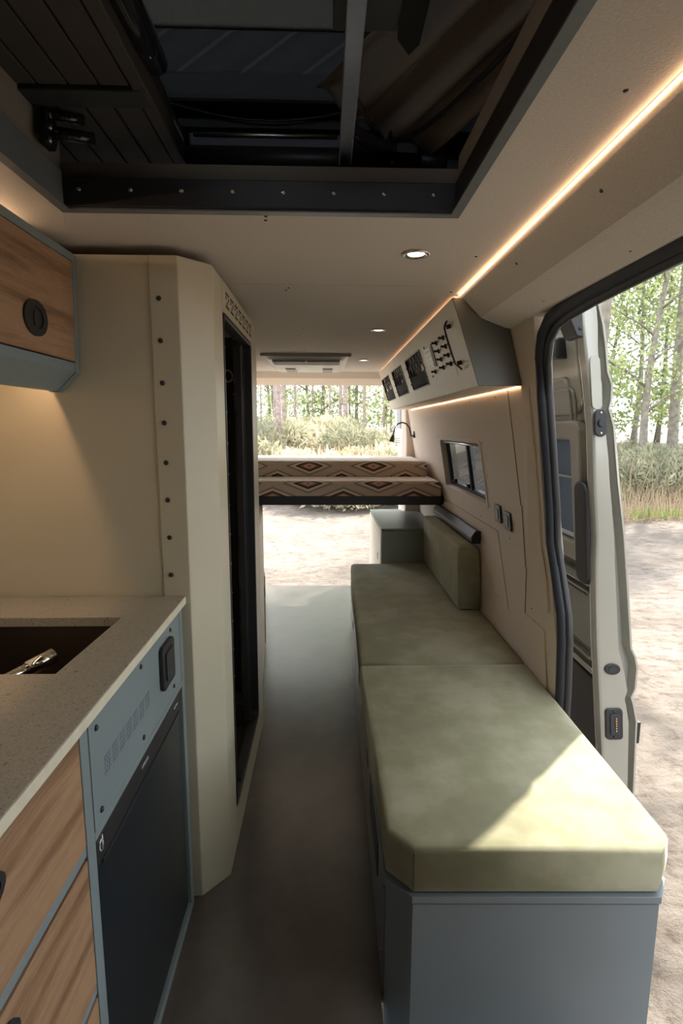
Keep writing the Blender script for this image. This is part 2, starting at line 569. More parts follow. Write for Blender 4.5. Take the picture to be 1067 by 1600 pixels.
for y, z in [(3.53, 1.345), (3.2, 1.352), (2.9, 1.352), (2.53, 1.33), (2.52, 1.18), (2.52, 1.04), (3.05, .985), (2.72, .955),
             (2.0, 1.15), (2.28, .93), (2.25, 1.525), (2.65, 1.525), (3.15, 1.525), (3.9, 1.30), (2.03, .70), (2.0, .66), (2.45, .62)]:
    screw(wr, (wx(z), y, z), (-1, 0, 0.1), 0.0035, 'dark_metal')
# pillar panel with shallow raised edges
def wall_patch(pts, t0, t1, mat, name='panel', parent=wr, bevel=0.003):
    bm = BM()
    a = [bm.verts.new((wx(z) - t1, y, z)) for y, z in pts]
    b = [bm.verts.new((wx(z) - t0, y, z)) for y, z in pts]
    n = len(pts)
    bm.faces.new(a); bm.faces.new(b[::-1])
    for i in range(n): bm.faces.new((a[i], b[i], b[(i + 1) % n], a[(i + 1) % n]))
    bmesh.ops.recalc_face_normals(bm, faces=bm.faces)
    return link(name, bm, mat, parent, bevel=bevel)
wall_patch([(1.93, 1.54), (1.87, 1.54), (1.885, 1.3), (1.905, 1.1), (1.92, .98), (1.885, .86), (1.86, .74), (2.06, .80), (2.04, 1.1), (2.0, 1.3)], 0, 0.007, 'felt', 'pillar_panel')
wall_patch([(1.90, .66), (2.10, .66), (2.10, .42), (1.86, .42)], 0, 0.005, 'felt', 'pillar_panel')
bm = BM()
for z0, z1 in ((1.10, 1.54), (.85, 1.10), (.62, .85)):
    tube(bm, [(wx(z0) - .001, 2.10, z0), (wx(z1) - .001, 2.09, z1)], 0.0016, 6)
link('joint_line', bm, 'brown_seam', wr)
bm = BM(); tube(bm, [(wx(.93) - .0005, 4.5, .93), (wx(.93) - .0005, 2.45, .93)], 0.001, 6); tube(bm, [(wx(.93)-.0005, 2.45, .93), (wx(.60)-.0005, 2.3, .60)], 0.001, 6)
link('joint_line', bm, 'brown_seam', wr)

# unseen right wall forward of the sliding door, lengthened and darkened to cut light
bm = BM()
loft(bm, [[(wx(z), 0.52, z), (wx(z), -1.0, z), (wx(z) + .05, -1.0, z), (wx(z) + .05, 0.52, z)] for z in (-.02, .45, .9, 1.1, 1.55, 1.77, 1.85)], close=True, caps=True)
struct(link('wall_right_front', bm, 'dark_panel'))
# left wall
bm = BM()
loft(bm, [[(-.932, 4.62, z), (-.932, -1.0, z), (-.98, -1.0, z), (-.98, 4.62, z)] for z in (-.02, .45, .9, 1.1, 1.55, 1.77, 1.85)], close=True, caps=True)
struct(link('wall_left', bm, 'cream'))
bm = BM(); box(bm, -.95, .90, -1.05, -1.0, -.02, 1.875)  # unseen sheet added across the cab end to block light from the front
struct(link('front_light_block', bm, 'black_soft'))
# rear right pillar
bm = BM()
loft(bm, [[(min(.665, wx(z) - .03), 4.80, z), (min(.685, wx(z)-.02), 4.62, z), (wx(z)+.045, 4.62, z), (wx(z)+.045, 4.80, z)] for z in (-.02, .45, .9, 1.1, 1.3, 1.55, 1.70, 1.85)], close=True, caps=True)
struct(link('trim_2', bm, 'felt', bevel=0.01))
bm = BM()
loft(bm, [[(-.72, 4.80, z), (-.74, 4.62, z), (-.11 - wx(z), 4.62, z), (-.11 - wx(z), 4.80, z)] for z in (-.02, .9, 1.1, 1.55)], close=True, caps=True)
struct(link('trim_3', bm, 'felt'))

# beam over the sliding door (upholstered side header)
bm = BM()
prism(bm, [(.452, 1.85), (.464, 1.835), (.53, 1.772), (.548, 1.764), (.62, 1.738), (.70, 1.738), (.70, 1.875), (.622, 1.875), (.622, 1.85)], 'Y', -1.0, 1.925)
beam = struct(link('trim_4', bm, 'ceiling', bevel=0.004))
for y in (.22, .62, 1.02, 1.45):
    screw(beam, (.486, y, 1.8135), (-.7, 0, -.7), 0.004, 'dark_metal')
    screw(beam, (.60, y + .1, 1.745), (-.3, 0, -.9), 0.0025, 'brown_seam')
# LED strips
def led(name, pts, r, label, mat='led', parent=None):
    bm = BM(); tube(bm, pts, r, 6)
    o = link(name, bm, mat)
    return tag(o, label, 'light')
led('led_strip', [(.4545, -.9, 1.8445), (.4545, 1.93, 1.8445)], 0.0021, 'long warm LED strip in the joint of ceiling and side beam above the sliding door')

# door opening seal: rubber along the jamb and header
def sealpts():
    P = [(-.02, 1.78), (.48, 1.78), (.67, 1.777), (.76, 1.788), (.84, 1.82), (.92, 1.85), (1.0, 1.865), (1.12, 1.845), (1.33, 1.82), (1.5, 1.80), (1.62, 1.765), (1.685, 1.71), (1.718, 1.64), (1.728, 1.55), (1.735, 1.40), (1.74, 1.1), (1.74, .64), (1.72, .55), (1.6, .525), (1.3, .52), (.45, .52), (-.02, .52)]
    return P
def seal_path(dx, w0):
    out = []
    P = sealpts()
    for k, (z, y) in enumerate(P):
        out.append(Vector((wx(z) + dx, y - w0, z)))
    return out
bm = BM(); tube(bm, seal_path(0.016, 0.0), 0.021, 12)
seal = struct(link('door_seal', bm, 'rubber'))
bm = BM(); tube(bm, [p + Vector((0.028, -0.016 if p.y > .6 else .016, -0.02 if p.z > 1.6 else 0)) for p in seal_path(0, 0)], 0.014, 10)
link('outer_lip', bm, 'black', seal)
# painted jamb outside the seal
bm = BM()
loft(bm, [[(wx(z) + .03, y + .005, z), (wx(z) + .056, y + .005, z), (wx(z) + .056, y + .12, z), (wx(z) + .03, y + .12, z)] for z, y in ((-.3, 1.79), (.48, 1.79), (.76, 1.80), (.92, 1.86), (1.12, 1.855), (1.5, 1.81), (1.66, 1.75))], close=True, caps=True)
struct(link('trim_5', bm, 'paint', bevel=0.004))
bm = BM(); prism(bm, [(.70, 1.76), (.70, 1.88), (.80, 1.86), (.80, 1.76)], 'Y', .3, 4.6)
struct(link('trim_6', bm, 'paint', bevel=0.01))

# wall window
win = struct(empty('window_1', (wx(1.03), 3.02, 1.03)))
Tw = basis((wx(1.035), WY0, 1.035), (0, 1, 0), (wx(1.33) - wx(1.035), 0, .295))
WW, WH = WY1 - WY0, math.hypot(.295, wx(1.33) - wx(1.035))
bm = BM(); ring_slab(bm, Tw, rrect(-.018, WW + .018, -.018, WH + .012, .02), rrect(.004, WW - .004, .004, WH - .004, .02), -.004, .05)
link('window_frame', bm, 'felt', win)
bm = BM(); ring_slab(bm, Tw, rrect(0.0, WW - .0, .0, WH - .0, .02), rrect(.03, WW - .03, .028, WH - .022, .02), .03, .052)
link('window_rim', bm, 'dark_metal', win)
bm = BM(); box(bm, 0, 1, 0, 1, 0, 1); bm.free()
bm = BM(); slab(bm, Tw, [(.36, .02), (.385, .02), (.385, WH - .02), (.36, WH - .02)], .025, .045)
link('window_mullion', bm, 'dark_metal', win)
bm = BM(); slab(bm, Tw, [(.015, .02), (WW - .015, .02), (WW - .015, WH - .02), (.015, WH - .02)], .042, .046)
link('glass_pane', bm, 'glass', win)
bm = BM(); tube(bm, [Tw(.02, WH - .02, .02), Tw(WW - .02, WH - .02, .02)], .007, 8)
link('blind_rail', bm, 'steel', win)
bm = BM()
for a in (.40, .7):
    slab(bm, Tw, [(a, .03), (a + .035, .03), (a + .035, .055), (a, .055)], .015, .03)
link('latch', bm, 'black', win)

# ================================================================== SHOWER CABIN
sh = tag(empty('shower_cabin', (-.6, 1.95, 0)), 'tall cream shower cubicle with chamfered corners and dark doorway on the left of the aisle', 'shower')
bm = BM(); box(bm, -.95, -.442, 1.462, 1.482, 0, 1.826)
link('front_panel', bm, 'cream', sh)
# corner piece with flange and chamfer
out = [(-.445, 1.457), (-.372, 1.457), (-.300, 1.535), (-.300, 1.668)]
inn = [(-.318, 1.668), (-.318, 1.542), (-.380, 1.475), (-.445, 1.475)]
bm = BM(); prism(bm, out + inn, 'Z', 0, 1.826)
link('corner_panel', bm, 'cream', sh, bevel=0.003)
# side with the doorway
bm = BM()
T = basis((-.30, 1.668, 0), (0, 1, 0), (0, 0, 1))
DY0, DY1, DZ0, DZ1 = 0.004, .60, .128, 1.735
prism(bm, [(2.275, 0), (2.44, 0), (2.44, 1.80), (2.40, 1.826), (2.275, 1.826)], 'X', -.318, -.30)
box(bm, -.318, -.30, 1.668, 2.275, 0, DZ0)
box(bm, -.318, -.30, 1.668, 2.275, DZ1, 1.826)
link('side_panel', bm, 'cream', sh)
bm = BM(); box(bm, -.95, -.318, 2.42, 2.44, 0, 1.826)
link('rear_panel', bm, 'cream', sh)
bm = BM(); prism(bm, [(-.95, 1.483), (-.385, 1.483), (-.319, 1.555), (-.319, 2.419), (-.95, 2.419)], 'Z', 0.001, .06)
link('shower_tray', bm, 'tray', sh)
bm = BM(); prism(bm, [(-.95, 1.483), (-.385, 1.483), (-.319, 1.555), (-.319, 2.419), (-.95, 2.419)], 'Z', 1.80, 1.824)
link('top_panel', bm, 'cream', sh)
bm = BM(); box(bm, -.95, -.93, 1.49, 2.41, .06, 1.8)
link('inner_wall', bm, 'cream', sh)
bm = BM(); box(bm, -.62, -.335, 2.30, 2.42, .06, .17)
link('tray_step', bm, 'tray', sh, bevel=0.006)
# black door frame lining the opening
bm = BM()
Tf = basis((-.317, 1.668, 0), (0, 1, 0), (0, 0, 1))
fo = rrect(.0, .607, DZ0, DZ1, .03); fi = rrect(.012, .59, DZ0 + .012, DZ1 - .016, .025)
ring_slab(bm, Tf, fo, fi, -.02, .0195)
link('door_frame', bm, 'black', sh, bevel=0.002)
# folded door stack against the far jamb
for k in range(5):
    bm = BM(); box(bm, -.352 + .006 * (k % 2), -.326, 2.185 + k * .017, 2.185 + k * .017 + .014, .15, 1.715)
    link('door_leaf', bm, 'black_gloss' if k % 2 else 'black', sh, bevel=0.003)
bm = BM(); box(bm, -.36, -.322, 2.18, 2.27, 1.716, 1.73)
link('door_track', bm, 'black', sh)
# studded black strip on the rear inner wall
bm = BM(); box(bm, -.455, -.395, 2.408, 2.420, .171, 1.775)
st = link('magnetic_strip', bm, 'black', sh)
z = 1.735
while z > .2:
    screw(st, (-.428, 2.408, z), (0, -1, 0), 0.005, 'steel', 'stud'); z -= .135
bm = BM()
ringp = [Vector((-.418 + .022 * math.cos(a), 2.395, 1.615 + .024 * math.sin(a))) for a in np.linspace(0, 2 * math.pi, 21)]
tube(bm, ringp, 0.0035, 6, caps=False)
link('robe_ring', bm, 'steel', sh)
bm = BM(); tube(bm, [(-.395, 2.39, 1.60), (-.372, 2.385, 1.59)], .004, 6)
link('hook', bm, 'copper', sh)
bm = BM(); tube(bm, [(-.395, 2.39, 1.54), (-.37, 2.385, 1.54)], .004, 6)
link('hook', bm, 'copper', sh)
# threshold hinge mark
bm = BM(); box(bm, -.316, -.306, 1.80, 1.86, .141, .15)
link('threshold_catch', bm, 'black', sh)
# screws in the flange
for z in (1.722, 1.618, 1.512, 1.41, 1.306, 1.206, 1.104, 1.00):
    screw(sh, (-.422, 1.457, z), (0, -1, 0), 0.0068, 'black')
# vents above the doorway: seven slotted squares
for k in range(7):
    y0 = 1.725 + k * .084
    bm = BM()
    for a in range(3):
        for b_ in range(4):
            if (a + b_) % 2 == 0 or b_ in (0, 3):
                box(bm, -.3005, -.2992, y0 + a * .021, y0 + a * .021 + .015, 1.757 + b_ * .0125, 1.757 + b_ * .0125 + .008)
    link('vent_grille', bm, 'ink', sh)

# ================================================================== KITCHEN
# worktop with the sink cut-out
WT = .94
bm = BM()
def wt_box(x0, x1, y0, y1): box(bm, x0, x1, y0, y1, WT - .022, WT)
SX0, SX1, SY0, SY1 = -.86, -.503, .98, 1.288
outer = [(-.930, -.2), (-.388, -.2), (-.386, 1.455), (-.930, 1.455)]
inner = [(SX0 + .02, SY0), (-.508, SY0), (-.498, SY1), (SX0 + .02, SY1)]
vt = [[bm.verts.new((p[0], p[1], h)) for p in lp] for lp, h in ((outer, WT), (inner, WT), (inner, WT - .022), (outer, WT - .022))]
for j in range(4):
    a, b_ = vt[j], vt[(j + 1) % 4]
    for i in range(4):
        bm.faces.new((a[i], a[(i + 1) % 4], b_[(i + 1) % 4], b_[i]))
bmesh.ops.recalc_face_normals(bm, faces=bm.faces)
wt = link('kitchen_worktop', bm, 'stone')
tag(wt, 'beige speckled kitchen worktop with a cut-out for the sunken sink', 'worktop')
bm = BM(); box(bm, -.3875, -.3845, -.2, 1.455, WT - .021, WT - .001)
link('front_edge', bm, 'stone_edge', wt, bevel=0.0012)
# sink
sk = empty('sink', (-.67, 1.13, .78))
tag(sk, 'dark bronze undermount sink set in the speckled worktop', 'sink')
bm = BM()
t0, t1, b0 = WT - .0225, WT - .0225, .775
A = [(SX0 + .012, SY0 - .008), (-.498, SY0 - .008), (-.490, SY1 + .008), (SX0 + .012, SY1 + .008)]
B = [(SX0 + .04, SY0 + .02), (-.53, SY0 + .02), (-.525, SY1 - .02), (SX0 + .04, SY1 - .02)]
va = [bm.verts.new((*p, t0)) for p in A]; vb = [bm.verts.new((*p, b0)) for p in B]
vc = [bm.verts.new((*p, b0 - .004)) for p in B]; vd = [bm.verts.new((p[0] + (.006 if p[0] > -.6 else -.006), p[1] + (.006 if p[1] > 1.1 else -.006), t0)) for p in A]
for i in range(4):
    j = (i + 1) % 4
    bm.faces.new((va[i], va[j], vb[j], vb[i])); bm.faces.new((vd[i], vc[i], vc[j], vd[j])); bm.faces.new((va[i], vd[i], vd[j], va[j]))
bm.faces.new(vb); bm.faces.new(vc[::-1])
bmesh.ops.recalc_face_normals(bm, faces=bm.faces)
link('basin', bm, 'sink', sk)
bm = BM(); disc(bm, (-.74, 1.12, b0), (0, 0, 1), .035, .004, 24)
link('drain', bm, 'steel', sk)
# folding tap lying in the basin
tp = tag(empty('folding_tap', (-.66, 1.02, .80)), 'chrome square-ended tap folded down inside the dark sink', 'tap')
bm = BM()
d0, d1 = Vector((-.70, .93, .885)), Vector((-.585, 1.115, .915))
tube(bm, [d0, d1], [.012, .013], 14)
link('spout', bm, 'chrome', tp)
bm = BM(); tube(bm, [d1 - (d1 - d0).normalized() * .05 + Vector((0, 0, -.001)), d1 + (d1 - d0).normalized() * .006], .0165, 14)
link('spray_head', bm, 'chrome', tp)
bm = BM(); tube(bm, [d0 + Vector((.0, .07, -.02)), d0 + Vector((.0, .07, -.108))], .012, 12)
link('stem', bm, 'dark_metal', tp)

# kitchen cabinet: carcass, drawers, fascia
kc = tag(empty('kitchen_cabinet', (-.62, .4, 0)), 'blue-grey kitchen cabinet with oak drawer fronts and a grey vented fascia', 'kitchen cabinet')
FX = -.392
bm = BM()
box(bm, -.85, FX, .812, .842, 0.0, WT - .023)          # upright between drawers and fridge
box(bm, -.85, FX, 1.408, 1.436, 0.0, WT - .023)        # upright at the shower
box(bm, -.85, FX, -.2, -.17, 0.0, WT - .023)
box(bm, -.85, FX, .842, 1.408, .700, .716)             # rail above fridge
box(bm, -.85, FX - .02, -.17, .812, 0.0, .05)
box(bm, -.85, FX, .842, 1.408, 0.0, .028)
for z in (.705, .44):
    box(bm, -.5, FX - .002, -.17, .812, z - .006, z + .012)
box(bm, -.8599, -.852, -.2, 1.436, 0.0, .915)
link('carcass', bm, 'blue', kc, bevel=0.0015)
def drawer(z0, z1, pz):
    bm = BM(); box(bm, FX - .018, FX + .001, -.165, .807, z0, z1)
    d = link('drawer', bm, 'wood', kc, bevel=0.0015)
    Tp = basis((FX + .001, .52, pz), (0, 1, 0), (0, 0, 1))
    pts = [(0.075 * math.cos(a), .032 * math.sin(a)) for a in np.linspace(0, 2 * math.pi, 28, endpoint=False)]
    inn_ = [(p[0] * .86, p[1] * .72) for p in pts]
    bm = BM(); ring_slab(bm, Tp, pts, inn_, -.002, .004)
    slab(bm, Tp, [(p[0] * .88, p[1] * .75) for p in pts], -.002, .0012)
    link('finger_pull', bm, 'black', d)
drawer(.722, .914, .862)
drawer(.456, .696, .655)
drawer(.055, .432, .38)
# fascia with vents, switch and screws
bm = BM(); box(bm, FX - .012, FX + .002, .840, 1.396, .720, .915)
fa = link('fascia_panel', bm, 'blue', kc, bevel=0.001)
for y, z in ((.868, .895), (1.095, .900), (1.314, .897), (1.09, .742), (1.325, .742), (.868, .742)):
    screw(fa, (FX + .002, y, z), (1, 0, 0), 0.006, 'black')
for k in range(7):
    y0 = .892 + k * .037
    bm = BM()
    for r_ in range(4):
        for c_ in range(3):
            box(bm, FX + .0018, FX + .0026, y0 + c_ * .0095, y0 + c_ * .0095 + .0065, .790 + r_ * .0095, .790 + r_ * .0095 + .0062)
    link('vent_grille', bm, 'rail', fa)
Ts = basis((FX + .002, 1.262, .833), (0, 1, 0), (0, 0, 1))
bm = BM(); slab(bm, Ts, rrect(-.048, .048, -.054, .054, .012), 0, .011)
swp = link('socket_plate', bm, 'black', fa, bevel=0.003)
bm = BM(); slab(bm, Ts, rrect(-.03, .03, -.036, .036, .006), .0112, .0145)
link('socket_cover', bm, 'dark_metal', swp, bevel=0.002)

# fridge
fr = tag(empty('fridge', (-.62, 1.125, .028)), 'black compact fridge built in under the grey vented fascia', 'fridge')
bm = BM(); box(bm, -.84, FX - .035, .846, 1.404, .03, .698)
link('body', bm, 'black', fr)
bm = BM(); box(bm, FX - .033, FX - .006, .850, 1.400, .034, .655)
fd = link('door', bm, 'fridge', fr, bevel=0.006, seg=3)
bm = BM(); box(bm, FX - .033, FX - .004, .850, 1.400, .640, .694)
fh = link('handle_bar', bm, 'black', fr, bevel=0.004, seg=3)
bm = BM(); box(bm, FX - .005, FX - .002, .87, 1.38, .636, .643)
link('handle_groove', bm, 'dark_metal', fr)
bm = BM()
cs = [Vector((FX - .0035, .869 + .007 * math.cos(a), .672 + .010 * math.sin(a))) for a in np.linspace(-.4, 4.6, 14)]
tube(bm, cs, .0016, 6)
tube(bm, [(FX - .0035, .874, .688), (FX - .0035, .874, .660)], .0015, 6)
link('emblem', bm, 'silver_print', fh, )
bm = BM(); box(bm, FX - .004, FX - .0028, 1.085, 1.125, .671, .677)
link('badge', bm, 'silver_print', fh)
bm = BM(); box(bm, FX - .004, FX - .0028, 1.335, 1.365, .671, .675)
link('badge', bm, 'silver_print', fh)

# left overhead cabinet
oc = tag(empty('overhead_cabinet', (-.78, .6, 1.49)), 'blue-grey overhead kitchen cabinet with oak door high on the left', 'cabinet')
prof = [(-.622, 1.818), (-.632, 1.535), (-.68, 1.487), (-.704, 1.487), (-.706, 1.528), (-.93, 1.528), (-.93, 1.818)]
bm = BM(); prism(bm, prof, 'Y', 1.437, 1.455)
link('end_panel', bm, 'blue', oc, bevel=0.001)
prof2 = [(-.640, 1.808), (-.650, 1.568), (-.648, 1.545), (-.694, 1.496), (-.715, 1.496), (-.84, 1.53), (-.82, 1.53), (-.83, 1.808)]
bm = BM(); prism(bm, [(-.640, 1.812), (-.650, 1.540), (-.690, 1.497), (-.700, 1.497), (-.7045, 1.53), (-.93, 1.53), (-.93, 1.812)], 'Y', -.3, 1.436)
link('carcass', bm, 'blue', oc)
bm = BM(); prism(bm, [(-.617, 1.818), (-.623, 1.802), (-.84, 1.802), (-.84, 1.818)], 'Y', -.3, 1.4365)
link('top_board', bm, 'blue', oc, bevel=0.001)
bm = BM(); prism(bm, [(-.6225, 1.800), (-.6305, 1.562), (-.6495, 1.562), (-.6395, 1.800)], 'Y', .2, 1.434)
dr = link('door', bm, 'wood', oc, bevel=0.001)
bm = BM(); prism(bm, [(-.632, 1.559), (-.633, 1.538), (-.681, 1.489), (-.700, 1.489), (-.650, 1.555)], 'Y', -.3, 1.4365)
link('lower_rail', bm, 'blue', oc, bevel=0.001)
Td = basis((-.6272, 1.245, 1.632), (0, 1, 0), (.0085, 0, .238))
bm = BM()
pts = [(0.048 * math.cos(a), .038 * math.sin(a)) for a in np.linspace(0, 2 * math.pi, 28, endpoint=False)]
ring_slab(bm, Td, pts, [(p[0] * .62, p[1] * .62) for p in pts], -.004, .004)
slab(bm, Td, [(p[0] * .65, p[1] * .65) for p in pts], -.004, .001)
link('finger_pull', bm, 'black', dr)
bm = BM(); slab(bm, Td, rrect(-.008, .008, -.016, .016, .007), .0012, .003)
link('latch', bm, 'dark_metal', dr)
led('led_strip', [(-.711, .1, 1.5265), (-.711, 1.43, 1.5265)], 0.0032, 'warm LED strip hidden beneath the left overhead cabinet lighting the cream panel', 'led_task')
led('led_strip', [(-.70, .1, 1.8225), (-.70, 1.30, 1.8225)], 0.003, 'warm LED strip on top of the left overhead cabinet glowing on the ceiling', 'led_soft')

# ================================================================== BENCH
bench = tag(empty('bench_seat_box', (.48, 2.4, 0)), 'long grey storage bench with chamfered front corners under the olive cushions', 'bench')
plan = [(.139, 1.148), (.198, 1.094), (.772, 1.078), (.812, 1.13), (.815, 3.74), (.178, 3.74), (.163, 3.40)]
def inset(pl, d):
    c = Vector((.48, 2.3))
    out = []
    n = len(pl)
    for i in range(n):
        p0, p1, p2 = Vector(pl[i - 1]), Vector(pl[i]), Vector(pl[(i + 1) % n])
        a = (p1 - p0).normalized(); b = (p2 - p1).normalized()
        na = Vector((-a.y, a.x)); nb = Vector((-b.y, b.x))
        mm = (na + nb); mm = mm / max(mm.dot(na), .2)
        q = p1 + mm * d
        out.append((q.x, q.y))
    return out
lid = plan
body = inset(plan, .006)
bm = BM(); prism(bm, body, 'Z', 0.0, .312)
link('body', bm, 'bench_blue', bench, bevel=0.0015)
bm = BM(); prism(bm, lid, 'Z', .317, .335)
link('lid', bm, 'bench_blue', bench, bevel=0.001)
bm = BM(); prism(bm, [(.144, 1.1505), (.2005, 1.0985), (.7705, 1.0825), (.7705, 1.0955), (.202, 1.1095), (.144, 1.1575)], 'Z', -.239, .3115)
link('front_panel', bm, 'bench_blue', bench)
# aisle-side face boards (x about .135)
def side_x(y): return float(np.interp(y, [1.148, 3.40, 3.74], [.143, .167, .182]))
def side_board(y0, y1, z0, z1, mat='bench_side', name='front_board', t=.004):
    bm = BM()
    prism(bm, [(side_x(y0) - t, y0), (side_x(y0) + .004, y0), (side_x(y1) + .004, y1), (side_x(y1) - t, y1)], 'Z', z0, z1)
    return link(name, bm, mat, bench, bevel=0.001)
side_board(1.17, 1.62, .02, .312, 'bench_blue')
a = side_board(1.624, 2.15, .02, .312)
b2 = side_board(2.154, 2.85, .02, .312)
c3 = side_board(2.854, 3.70, .02, .312, 'cream_light')
def bx(y0, y1, z0, z1, mat, name, par, t=.006):
    bm = BM(); prism(bm, [(side_x(y0) - t, y0), (side_x(y0) - .003, y0), (side_x(y1) - .003, y1), (side_x(y1) - t, y1)], 'Z', z0, z1)
    return link(name, bm, mat, par, bevel=0.001)
bx(1.30, 1.60, .20, .30, 'black', 'step_recess', bench, .0065)
bx(1.70, 1.78, .245, .28, 'black', 'finger_hole', a, .0055)
bx(2.3, 2.37, .245, .28, 'black', 'finger_hole', b2, .0055)
bx(3.0, 3.08, .245, .28, 'black', 'finger_hole', c3, .0055)
for z in (.285, .10):
    screw(bench, (.1395, 1.175, z), (-1, 0, 0), .004, 'black')

def cushion(name, plan, z0, z1, label, crown=.006, parent_mat='velvet', bev=.016):
    bm = BM()
    def ins(d): return inset(plan, d)
    loops = [(.012, z0), (.003, z0 + .006), (0, z0 + .02), (-.002, (z0 + z1) / 2), (0, z1 - .014), (.004, z1 - .004), (.014, z1), (.032, z1 + crown * .35)]
    L = [[(p[0], p[1], z) for p in ins(d)] for d, z in loops]
    loft(bm, L, close=True, caps=True, smooth=True)
    o = link(name, bm, 'velvet', smooth=True)
    return tag(o, label, 'cushion')
pl_near = [(.143, 1.164), (.201, 1.099), (.768, 1.085), (.811, 1.133), (.818, 2.078), (.140, 2.078)]
cu = cushion('seat_cushion', pl_near, .3355, .452, 'large olive velvet seat cushion nearest, half in sunlight on the grey bench')
pl_far = [(.140, 2.088), (.818, 2.088), (.816, 3.745), (.195, 3.745), (.178, 3.71)]
cushion('seat_cushion', pl_far, .3355, .450, 'olive velvet seat cushion in shade, the farther one on the bench')
# seams / piping on the near cushion
bm = BM(); tube(bm, [(.201, 1.0975, .35), (.2015, 1.097, .445)], .0012, 6)
link('seam', bm, 'ink', cu)
# back cushion
bc_plan = [(.692, 2.72), (.806, 2.72), (.808, 3.76), (.700, 3.76)]
bm = BM()
loops = [(.45 + .008, .004, 0), (.47, 0, 0), (.62, -.003, -.004), (.76, 0, -.012), (.785, .006, -.016), (.793, .02, -.02)]
L = []
for z, d, sh_ in loops:
    L.append([(p[0] + sh_, p[1], z) for p in inset(bc_plan, d)])
loft(bm, L, close=True, caps=True, smooth=True)
o = link('back_cushion', bm, 'velvet', bevel=.008, seg=3, smooth=True)
tag(o, 'upright olive velvet back cushion leaning on the beige wall', 'cushion')

# black slotted rail above back cushion
rl = tag(empty('mounting_rail', (.77, 3.3, .8)), 'black slotted rail along the wall above the back cushion', 'rail')
bm = BM(); T = basis((.795, 2.74, .80), (1, 0, 0), (0, 0, 1))
prism(bm, [(.752, .838), (.756, .812), (.798, .812), (.798, .872), (.775, .876)], 'Y', 2.74, 3.75)
ra = link('profile', bm, 'black', rl, bevel=.003)
for k in range(9):
    y = 2.82 + k * .10
    bm = BM()
    Tt = basis((.763, y, .857), (0, 1, 0), (-.6, 0, -1))
    slab(bm, Tt, rrect(-.030, .030, -.012, .010, .006), -.0085, -.0065)
    link('slot', bm, 'rail', ra)
bm = BM(); prism(bm, [(.749, .84), (.753, .809), (.799, .809), (.799, .875), (.774, .879)], 'Y', 2.725, 2.74)
link('end_cap', bm, 'black_gloss', rl, bevel=.003)

# sockets
def socket(y, z, lab):
    r = tag(empty('wall_socket', (wx(z), y, z)), lab, 'socket', None)
    Tk = basis((wx(z), y, z), (0, -1, 0), (-.12, 0, 1))
    bm = BM(); slab(bm, Tk, rrect(-.042, .042, -.040, .040, .01), -.001, .010)
    link('plate', bm, 'black', r, bevel=.002)
    bm = BM()
    slab(bm, Tk, rrect(-.018, .018, -.022, .022, .004), .0102, .0125)
    link('outlet', bm, 'dark_metal', r)
    return r
socket(2.40, 1.02, 'left of two black wall sockets, taller one nearer the window')
socket(2.27, 1.008, 'right of two black wall sockets, nearer the sliding door')

# ================================================================== UNDER-BED CABINETS
rc = tag(empty('storage_cabinet', (.6, 4.3, 0)), 'green-grey storage box with pale side under the bed on the right', 'cabinet')
bm = BM(); prism(bm, [(.398, 3.775), (.80, 3.775), (.80, 4.58), (.655, 4.60), (.655, 4.70), (.392, 4.70)], 'Z', 0, .678)
link('body', bm, 'green_grey', rc, bevel=.002)
bm = BM(); prism(bm, [(.394, 3.772), (.80, 3.772), (.80, 4.58), (.655, 4.60), (.655, 4.70), (.389, 4.70)], 'Z', .681, .694)
link('top_board', bm, 'green_grey', rc, bevel=.001)
bm = BM(); prism(bm, [(.3935, 3.80), (.3975, 3.80), (.3915, 4.68), (.3875, 4.68)], 'Z', .02, .674)
sd_ = link('side_door', bm, 'cream_light', rc, bevel=.001)
bm = BM(); box(bm, .391, .3935, 3.98, 4.02, .42, .47)
link('finger_hole', bm, 'black', sd_)
bm = BM(); box(bm, .3885, .3905, 4.55, 4.58, .52, .57)
link('finger_hole', bm, 'black', sd_)

lc = tag(empty('storage_cabinet', (-.5, 3.6, 0)), 'pale storage locker under the bed behind the shower cubicle', 'cabinet')
bm = BM(); prism(bm, [(-.318, 2.445), (-.395, 3.40), (-.55, 4.68), (-.70, 4.70), (-.72, 4.58), (-.83, 4.58), (-.83, 2.445)], 'Z', 0, .88)
lb = link('body', bm, 'cream_light', lc, bevel=.002)
bm = BM(); prism(bm, [(-.392, 3.36), (-.388, 3.37), (-.3975, 3.46), (-.4035, 3.46)], 'Z', .02, .40)
link('door_gap', bm, 'ink', lc)
bm = BM(); prism(bm, [(-.500, 4.33), (-.494, 4.33), (-.512, 4.46), (-.518, 4.46)], 'Z', .02, .20)
link('finger_hole', bm, 'ink', lc)

